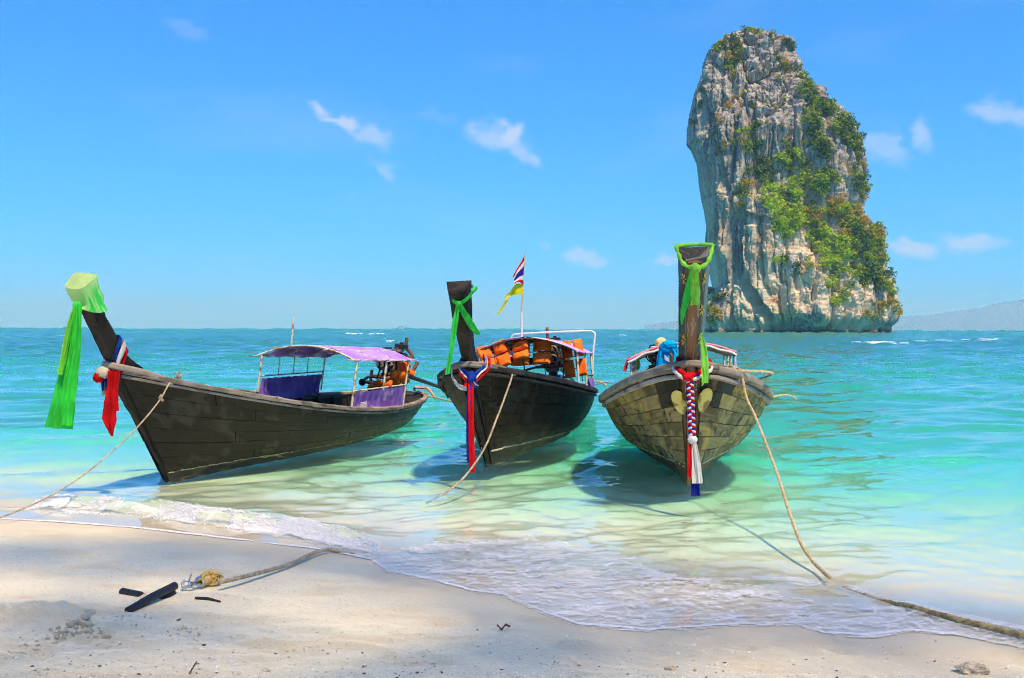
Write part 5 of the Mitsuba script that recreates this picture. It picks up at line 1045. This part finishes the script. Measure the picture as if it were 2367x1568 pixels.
def swash(x, y):
    d = seaward(x, y); e = .05 * (meshkit.noise(np.stack([x * 6, y * 6, 0 * x], -1), 3) - .5)
    edge = np.clip(1 - np.abs(d + .085 + .5 * e) / .030, 0, 1) * (x > -1.25) * 1.3
    vein = 1 - np.abs(2 * flow(x, y, 3.2, 5) - 1) * 4.2; vein2 = 1 - np.abs(2 * flow(x, y, 7., 8) - 1) * 4.6
    far = np.interp(x, [-1.4, -.9, .2, 1.4, 2.2, 3.4], [.1, .9, 1.9, 1.25, .8, .55])
    body = np.clip((d + .12) / .05, 0, 1) * np.clip((far - d) / .5, 0, 1)
    patch = flow(x, y, 1.1, 12)
    net = np.maximum(vein + .55, vein2 + .40) * body + np.minimum(0, (patch - .52)) * 3.2 - .45 * (1 - body)
    blobs = np.clip(flow(x, y, 5.5, 21) - .60, -1, 1) * 2 * body - .08
    yr = np.interp(x, RIDGE[:, 0], RIDGE[:, 1]); rdg = np.clip(1 - np.abs(y - yr + .10 * (flow(x, y, 3., 31) - .5)) / np.interp(x, [1., 1.6, 2.2, 3.4], [.05, .12, .14, .13]), -1, 1) * (x > 1.0) * (flow(x, y, 4., 33) + .15) - .30
    return np.maximum.reduce([net - .02, blobs, rdg, -np.ones_like(x)]) * (d > -.125) - (d <= -.125) * 1.
def rim(x, y):
    d = seaward(x, y); e = .07 * (meshkit.noise(np.stack([x * 7, y * 7, 0 * x], -1), 3) - .5) + .03 * (meshkit.noise(np.stack([x * 25, y * 25, 0 * x], -1), 4) - .5)
    return np.clip(1 - np.abs(d + .030 + .35 * e) / (.010 + .026 * meshkit.noise(np.stack([x * 2.3, y * 2.3, 0 * x], -1), 7)), -1, 1) - .12 - .75 * np.clip(meshkit.noise(np.stack([x * 3.7, y * 3.7, 0 * x], -1), 17) - .5, 0, .5) * 2
tag('foam', 'lacy white foam of the spent wave on the wet sand', kind='stuff'); USED['foam'] = 0
add('foam__film', lace(-1.5, 3.6, 5.7, 9.6, .0125, swash), 'foam_film', True); add('foam__edge', lace(-6.2, 4.2, 5.4, 10.6, .0125, rim, .004), 'foam_white', True)
# the little breaking wave at the left: clustered bubbles and thrown drops
cx_c, cy_c = np.array(CREST).T; N = 60000; xs = fg.uniform(-5.0, -1.1, N); dy = fg.normal(-.11, .08, N)
cl = meshkit.fbm(np.stack([xs * 3.2, dy * 7, 0 * xs], -1), 4, 6); wgt = np.interp(xs, [-5, -4.75, -4.4, -4.0, -3.75, -3.4, -3.1, -2.6, -1.6, -1.15], [.15, .8, .75, .35, .12, .2, .6, .9, .95, .3]) * np.clip((cl - .43) * 6, 0, 1)
k_ = fg.uniform(0, 1, N) < wgt; xs, dy = xs[k_], dy[k_]; n = len(xs); ys = np.interp(xs, cx_c, cy_c) + dy
bump = meshkit.fbm(np.stack([xs * 6, ys * 6, 0 * xs], -1), 3, 16)
zs_ = np.maximum(water_z(xs, ys, np.full(n, .05)), sand_z(xs, ys)) + (.055 * np.clip(bump - .3, 0, 1) + np.abs(fg.normal(0, .010, n))) * np.exp(-((dy + .07) / .13) ** 2)
rad = np.clip(fg.lognormal(-5.1, .42, n), .0026, .009); iv = np.array([[1, 0, 0], [-1, 0, 0], [0, 1, 0], [0, -1, 0], [0, 0, 1], [0, 0, -1.]]); if_ = np.array([[0, 2, 4], [2, 1, 4], [1, 3, 4], [3, 0, 4], [2, 0, 5], [1, 2, 5], [3, 1, 5], [0, 3, 5]])
V = iv[None] * rad[:, None, None] * fg.uniform(.7, 1.3, (n, 1, 3)) + np.stack([xs, ys, zs_], -1)[:, None]; Fc = (if_[None] + (np.arange(n) * 6)[:, None, None]).reshape(-1, 3)
def brk(x, y):
    yc_ = np.interp(x, cx_c, cy_c); d = y - yc_; e = np.interp(x, [-5.1, -4.7, -4.0, -3.6, -3.2, -2.2, -1.3, -1.05], [.0, .16, .14, .07, .16, .26, .26, .05]); f = flow(x, y, 4., 44)
    return np.clip(1 - np.abs(d + .12) / e.clip(.01), -1, 1) * .9 + (f - .5) * 2.0 - .40
tag('foam_001', 'white foam of the small wave breaking on the sand at the left', kind='stuff'); USED['foam'] += 1
add('foam_001__bubbles', (V.reshape(-1, 3), Fc), 'foam_white', True); add('foam_001__film', lace(-5.2, -1.0, 8.1, 11.0, .015, brk), 'foam_film', True)
ms = []
for x, y, hw in ((815, 772.5, 16), (870, 773.5, 14), (1985, 792.5, 8), (2040, 793, 42), (2150, 790, 30), (2195, 789.5, 18), (2258, 788, 14), (2288, 785.5, 16), (2252, 766.9 + 2, 6), (2290, 769, 5), (1100, 779, 6), (160, 776, 6), (1440, 776, 6), (900, 790, 5)):
    P = onz(x, y, .25); w = hw * P[1] / FPX; n_ = max(5, int(hw / 2.2))
    for i in range(n_): ms.append(ball(P + np.array([fg.uniform(-w, w), fg.normal(0, .012 * P[1]), fg.uniform(-.1, .1)]), 1., 1, (w * .24, .010 * P[1], .0010 * P[1] * fg.uniform(.5, 1.3)), .3, 2., i))
tag(add('foam', join(*ms), 'foam_white', True), 'white caps far out on the blue water', kind='stuff')

# ------------------------------------------------------------------ things on the sand
def onsand(x, y):
    x, y = np.atleast_1d(np.asarray(x, float)), np.atleast_1d(np.asarray(y, float)); D = FWD + RT * ((x - 1183.5) / FPX)[:, None] + UPV * ((784. - y) / FPX)[:, None]; z = np.full(len(x), .1)
    for _ in range(5): P = EYE + D * ((z - EYE[2]) / D[:, 2])[:, None]; z = sand_z(P[:, 0], P[:, 1])
    P[:, 2] = z; return P[0] if len(P) == 1 else P
_ICO = [trimesh.creation.icosphere(k) for k in (0, 1, 2)]
def lump(r, seed):
    g = np.random.default_rng(seed); h = trimesh.convex.convex_hull(g.normal(size=(14, 3)) * [1, .9, .75]); v = np.array(h.vertices); v = v / np.linalg.norm(v, axis=1).max()
    m = trimesh.Trimesh(v, h.faces).subdivide().subdivide(); v = np.array(m.vertices); v = v * (1 + .30 * (meshkit.fbm(v * 3 + seed, 3, seed) - .5))[:, None]; return v * r, np.array(m.faces)
an = numbered('anchor'); tag(an, 'black iron anchor half buried in the sand at the lower left', 'anchor')
a0, a1 = onsand(296, 1415), onsand(404, 1374); add(f'{an}__shank', tube(np.array([a0 + [0, 0, .006], a0 * .5 + a1 * .5 + [0, 0, .034], a1 + [0, 0, .052]]), [.024, .027, .027], 14), 'anchor_black', True)
b0, b1 = onsand(284, 1372), onsand(318, 1377); add(f'{an}__arm', join(tube(np.array([b0 + [0, 0, .012], b1 + [.02, .0, .006]]), .024, 12), ball(b0 + [0, 0, .012], .024, 2)), 'anchor_black', 30)
b2, b3 = onsand(372, 1384), onsand(402, 1376); add(f'{an}__arm', tube(np.array([b2 + [0, 0, -.01], b3 + [0, 0, .02]]), .02, 10), 'anchor_black', 30)
c0, c1 = onsand(452, 1385), onsand(510, 1394); add(f'{an}__fluke', tube(np.array([c0 + [0, 0, -.004], c0 * .5 + c1 * .5 + [0, 0, .012], c1 + [0, 0, .006]]), [.014, .010, .006], 7), 'anchor_black', True)
s0, s1_ = onsand(430, 1366) + [0, 0, .045], onsand(462, 1362) + [0, 0, .05]
add(f'{an}__shackle', join(ring(s0, (.2, -.9, .5), .024, .009, 20, 8), cyl(s0 + [-.03, 0, -.02], s0 + [.05, .01, -.02], .009)), 'steel', True); add(f'{an}__shackle', join(ring(s1_, (.5, -.6, .6), .028, .009, 20, 8), cyl(s0 + [.03, 0, .0], s1_ - [.02, 0, .01], .014)), 'steel', True)
add(f'{an}__pin', tube(np.array([s0 + [.02, 0, .02], s0 + [.035, 0, .065]]), .006, 6), 'steel', True)
kr = numbered('rope_tangle'); tag(kr, 'frayed yellow rope tangle tying the laid rope to the anchor shackle', 'rope')
gk = np.random.default_rng(4); kc = onsand(487, 1353) + [0, 0, .045]; ms = []
for i in range(70):
    d = gk.normal(size=3); d /= np.linalg.norm(d); e = np.cross(d, gk.normal(size=3)); e /= np.linalg.norm(e); th = np.linspace(0, gk.uniform(3, 6), 10); R = gk.uniform(.035, .062); ms.append(tube(kc + R * (np.cos(th)[:, None] * d + np.sin(th)[:, None] * e) * [1.1, .9, .85] + gk.normal(0, .006, 3), .0042, 5))
add(f'{kr}__tangle', join(*ms), 'rope_gold', True)
add(f'{kr}__binding', join(*[ring(s1_ + (kc - s1_) * k + [0, 0, -.005], kc - s1_, .020 + .006 * k, .008, 14, 6) for k in np.linspace(.05, .75, 9)]), 'rope_gold', True)
add(f'{kr}__loop', join(*[tube(catmull(np.array([s1_ + [.01, 0, .01], (s1_ + kc) / 2 + [0, -.02 * k, .035 * k], kc + [-.02, 0, .01], (s1_ + kc) / 2 + [.0, -.05 * k, -.03], s1_ + [.02, -.02, -.02]]), 20), .005, 6) for k in (.6, 1.2)]), 'rope_gold', True)

def sand_lump_col(p, n, uv):
    g = fbm(p.x * 50, p.y * 50, p.z * 50, 3); return mix((.38, .33, .24), (.58, .52, .40), g)
mat('sand_lumps', {'type': 'principled', 'base_color': mikit.proc(sand_lump_col), 'roughness': .95, 'specular': .1})
gs = np.random.default_rng(21); ms = []
for (px, py, r, n) in ((190, 1427, .052, 1), (213, 1420, .05, 1), (178, 1445, .036, 2), (165, 1450, .034, 2), (200, 1448, .028, 3), (155, 1465, .022, 9), (185, 1462, .022, 10), (135, 1470, .016, 12), (215, 1470, .016, 8), (120, 1485, .014, 10), (230, 1455, .014, 6), (80, 1500, .012, 12), (40, 1512, .010, 10), (395, 1465, .011, 10), (430, 1455, .012, 10), (420, 1480, .009, 8), (330, 1425, .010, 8), (290, 1440, .010, 6), (700, 1500, .008, 8)):
    for i in range(n):
        P = onsand(px + gs.normal(0, 6 if n < 4 else 20), py + gs.normal(0, 2 if n < 4 else 7)); rr_ = r * gs.uniform(.6, 1.25); v, f = lump(rr_ * 1.15, int(gs.integers(999))); ms.append((v + P + [0, 0, rr_ * .2], f))
tag(add('sand_clods', join(*ms), 'sand_lumps', 40), 'broken damp sand clods dug up around the anchor', kind='stuff')

def chip_col(p, n, uv):
    r = cell_rand(p.x * 31, p.y * 31, 1.); r2 = cell_rand(p.x * 31, p.y * 31, 5.); c = mix((.75, .70, .62), (.62, .48, .30), smoothstep(.4, .6, r)); c = mix(c, mi.Color3f(.84, .83, .82), smoothstep(.70, .74, r)); return mix(c, mi.Color3f(.10, .075, .055), smoothstep(.80, .84, r2))
mat('shell_chips', {'type': 'principled', 'base_color': mikit.proc(chip_col), 'roughness': .6, 'specular': .4})
gc = np.random.default_rng(31); M_ = 4600; px, py = gc.uniform(-40, 2400, M_), 1420 + 150 * gc.beta(2.6, 1.0, M_)
k_ = gc.uniform(size=M_) < np.interp(px, [0, 600, 1200, 1700, 2367], [.85, .8, 1., .45, .12]) * (.2 + 1.4 * meshkit.fbm(np.stack([px * .006, py * .02, 0 * px], -1), 3, 2)) * .75
P = onsand(px[k_], py[k_]); P = P[seaward(P[:, 0], P[:, 1]) < -.25]; n = len(P); r = np.clip(gc.lognormal(-5.5, .5, n), .002, .014)
cv = np.array([[1, .2, 0], [-.8, .6, .1], [-.5, -.9, 0], [.6, -.7, .2], [.1, .1, 1.], [.2, .9, .5]]); cf = np.array([[0, 5, 4], [5, 1, 4], [1, 2, 4], [2, 3, 4], [3, 0, 4], [0, 3, 2], [0, 2, 1], [0, 1, 5]]); an_ = gc.uniform(0, 6.28, n); sc_ = np.stack([gc.uniform(.8, 1.8, n), gc.uniform(.6, 1.2, n), gc.uniform(.3, .8, n)], -1)
q = (cv[None] + gc.normal(0, .12, (n, 6, 3))) * sc_[:, None] * r[:, None, None]; q = np.stack([q[..., 0] * np.cos(an_)[:, None] - q[..., 1] * np.sin(an_)[:, None], q[..., 0] * np.sin(an_)[:, None] + q[..., 1] * np.cos(an_)[:, None], q[..., 2]], -1) + P[:, None]
ms = [(q.reshape(-1, 3), (cf[None] + (np.arange(n) * 6)[:, None, None]).reshape(-1, 3))]
tag(add('shell_grit', join(*ms), 'shell_chips', False), 'scattered shell and coral fragments along the tide line', kind='stuff')
def stone_col(p, n, uv): return mix((.36, .31, .22), (.68, .60, .44), smoothstep(.3, .7, fbm(p.x * 40, p.y * 40, p.z * 40, 4)))
mat('coral_stone', {'type': 'principled', 'base_color': mikit.proc(stone_col), 'roughness': .85, 'specular': .2})
P = onsand(2248, 1556); v, f = ball((0, 0, 0), 1., 4, (.082, .05, .036), .38, 2.3, 3); v = v * (1 - .10 * (meshkit.noise(v * 90, 3) > .66))[:, None]; tag(add('coral_rock', (v + P + [0, 0, .018], f), 'coral_stone', 30), 'pitted pale coral rock lying on the sand at the lower right', 'rock')
for px, py, r, sq, lab in ((1549, 1548, .024, (1.2, .8, .7), 'small angular pale stone on the sand near the bottom right of centre'), (246, 1474, .021, (1.3, .9, .6), 'smooth white pebble beside the sand clods'), (1606, 1551, .010, (1., 1., .7), 'tiny round pebble right of the angular stone'), (615, 1552, .016, (1.4, .9, .6), 'grey pebble half sunk in the sand at the bottom edge')):
    v, f = ball((0, 0, 0), r, 3, sq, .22, 1.7, int(px)); tag(add('stone', (v + onsand(px, py) + [0, 0, r * .25], f), 'coral_stone', 40), lab, 'stone')
blotchy('dead_leaf', (.10, .045, .03), (.26, .10, .06), 30, .6); blotchy('twig_brown', (.05, .035, .025), (.12, .09, .06), 30, .8)
P = onsand(1164, 1459); q = []
u, w = np.meshgrid(np.linspace(-1, 1, 13), np.linspace(-1, 1, 5), indexing='ij'); lv = np.stack([u * .04, w * .014 * (1 - u ** 2) + .004 * u, .016 + .022 * u ** 2 * (u > 0) + .012 * np.abs(w) + .012 * np.sin(u * 5)], -1) + P
tag(add('leaf', (lv.reshape(-1, 3), grid_faces(13, 5)), 'dead_leaf', True), 'curled dark dead leaf lying on the sand below the wave edge', 'leaf')
for px, py, lab in ((1580, 1207, 'brown leaf floating in the shallows below the right boat'), (1677, 1161, 'thin brown leaf floating right of the right boat prow')):
    P = onz(px, py, .01); lv = np.stack([u * .055, w * .018 * (1 - u ** 2), .018 + 0 * u], -1) + [P[0], P[1], float(water_z(np.array([P[0]]), np.array([P[1]]), np.array([.05]))[0])]; tag(add('leaf', (lv.reshape(-1, 3), grid_faces(13, 5)), 'dead_leaf', True), lab, 'leaf')
P = onsand(444, 1556); tag(add('twig', tube(catmull(np.array([P + [-.012, -.01, -.005], P + [0, 0, .02], P + [.016, .02, .05]]), 8), .0035, 6), 'twig_brown', True), 'short dark twig stuck upright in the sand at the bottom edge', 'twig')
P = onsand(413, 1435); tag(add('twig', tube(catmull(np.array([P + [-.012, 0, .003], P + [0, .0, .008], P + [.012, .004, .012]]), 6), .004, 6), 'twig_brown', True), 'tiny bent twig on the sand below the anchor', 'twig')

# small open boat far out
fb = numbered('fishing_boat'); tag(fb, 'tiny pale boat far out on the sea left of the right boat prow', 'boat'); P = onz(1553, 767.2, 0)
hv = np.array([[x, y * (1 - abs(x / 2.2) ** 3 * .8), z] for x in np.linspace(-2.2, 2.2, 9) for y, z in ((-.7, .9), (-.45, -.1), (.45, -.1), (.7, .9))]); hv[:, 2] += .25 * np.abs(hv[:, 0] / 2.2) ** 2 * (hv[:, 2] > 0)
add(f'{fb}__hull', (hv + P, tri(grid_faces(9, 4, True))), 'white_pipe', 30); add(f'{fb}__cabin', (lambda b: (b[0] + P, b[1]))(box((.3, -.5, .8), (1.4, .5, 1.7), .05)), 'hatch_orange')

# ------------------------------------------------------------------ the tree behind the viewpoint whose crown shades the beach
st = numbered('shade_tree'); tag(st, 'broad leafy beach tree behind the viewpoint shading the sand', 'tree')
gt = np.random.default_rng(15); TB = np.array([7.6, -4.2, .6]); CT = np.array([3.4, .6, 10.5])
blotchy('bark', (.12, .10, .08), (.24, .20, .16), 5, .9)
def tree_limb(a, b, r0, r1, sag=.6): return tube(catmull(np.array([a, a * .55 + b * .45 + [0, 0, sag], b]), 10), np.linspace(r0, r1, 10), 9)
fork = TB + [-.6, .6, 4.2]; add(f'{st}__trunk', tube(catmull(np.array([TB - [0, 0, .6], TB + [-.1, .1, 2.], fork]), 10), np.linspace(.42, .30, 10), 12), 'bark', True)
N = 30000
HOLES = [(onz(x, y, .13), rx, ry) for x, y, rx, ry in ((930, 1425, .42, .40), (385, 1357, .40, .26), (760, 1437, .22, .26), (730, 1490, .40, .16), (20, 1375, .4, .22), (660, 1395, .34, .2), (1940, 1520, .62, .24), (1500, 1542, .4, .14), (2300, 1480, .5, .4), (1640, 1330, .6, .3))]
g = np.stack([gt.uniform(-7.5, 4.6, 120000), gt.uniform(2.0, 9.9, 120000), np.full(120000, .1)], -1); z = gt.uniform(8.6, 12.4, 120000)
n_ = meshkit.fbm(np.stack([g[:, 0] * .8, g[:, 1] * 1.0, 0 * z], -1), 3, 8); edge = np.clip((9.35 - g[:, 1] - .75 * np.maximum(g[:, 0] - .6, 0)) / .9, 0, 1) * np.clip((4.6 - g[:, 0]) / 1., 0, 1)
hole = np.max([np.exp(-(((g[:, 0] - h[0]) / rx) ** 2 + ((g[:, 1] - h[1]) / ry) ** 2) ** 1.5) for h, rx, ry in HOLES], 0)
lp = (g + SUN * ((z - .1) / SUN[2])[:, None])[gt.uniform(size=120000) < (.17 + .30 * np.clip(n_ - .45, -.3, .4)) * edge * np.where((seaward(g[:, 0], g[:, 1]) > 0) & (g[:, 0] > -1.2), np.interp(g[:, 0], [.5, 1.0], [.5, .9]), 1) * (1 - hole)][:N]; N = len(lp)
n_ = gt.normal(size=lp.shape) * [.6, .6, 1] + [0, 0, .3]; n_ /= np.linalg.norm(n_, axis=1, keepdims=True); a = np.cross(n_, gt.normal(size=lp.shape)); a /= np.linalg.norm(a, axis=1, keepdims=True); b = np.cross(n_, a); sz = gt.uniform(.055, .10, N)[:, None]
V = np.stack([lp - a * sz, lp - b * sz * .5, lp + a * sz, lp + b * sz * .5], 1).reshape(-1, 3)
scene['tree_leaf'] = {'type': 'principledthin', 'base_color': rgb(.42, .46, .16), 'roughness': .5, 'diff_trans': 1.0, 'spec_trans': 0., 'eta': 1.4}
add(f'{st}__crown', (V, np.arange(4 * N).reshape(-1, 4)), 'tree_leaf')
low = lp[np.argsort(lp[:, 1] - .4 * lp[:, 0])[:int(N * .6)]]
for i in range(12): add(f'{st}__branch', tree_limb(fork, low[gt.integers(len(low))], .07, .012), 'bark', True)
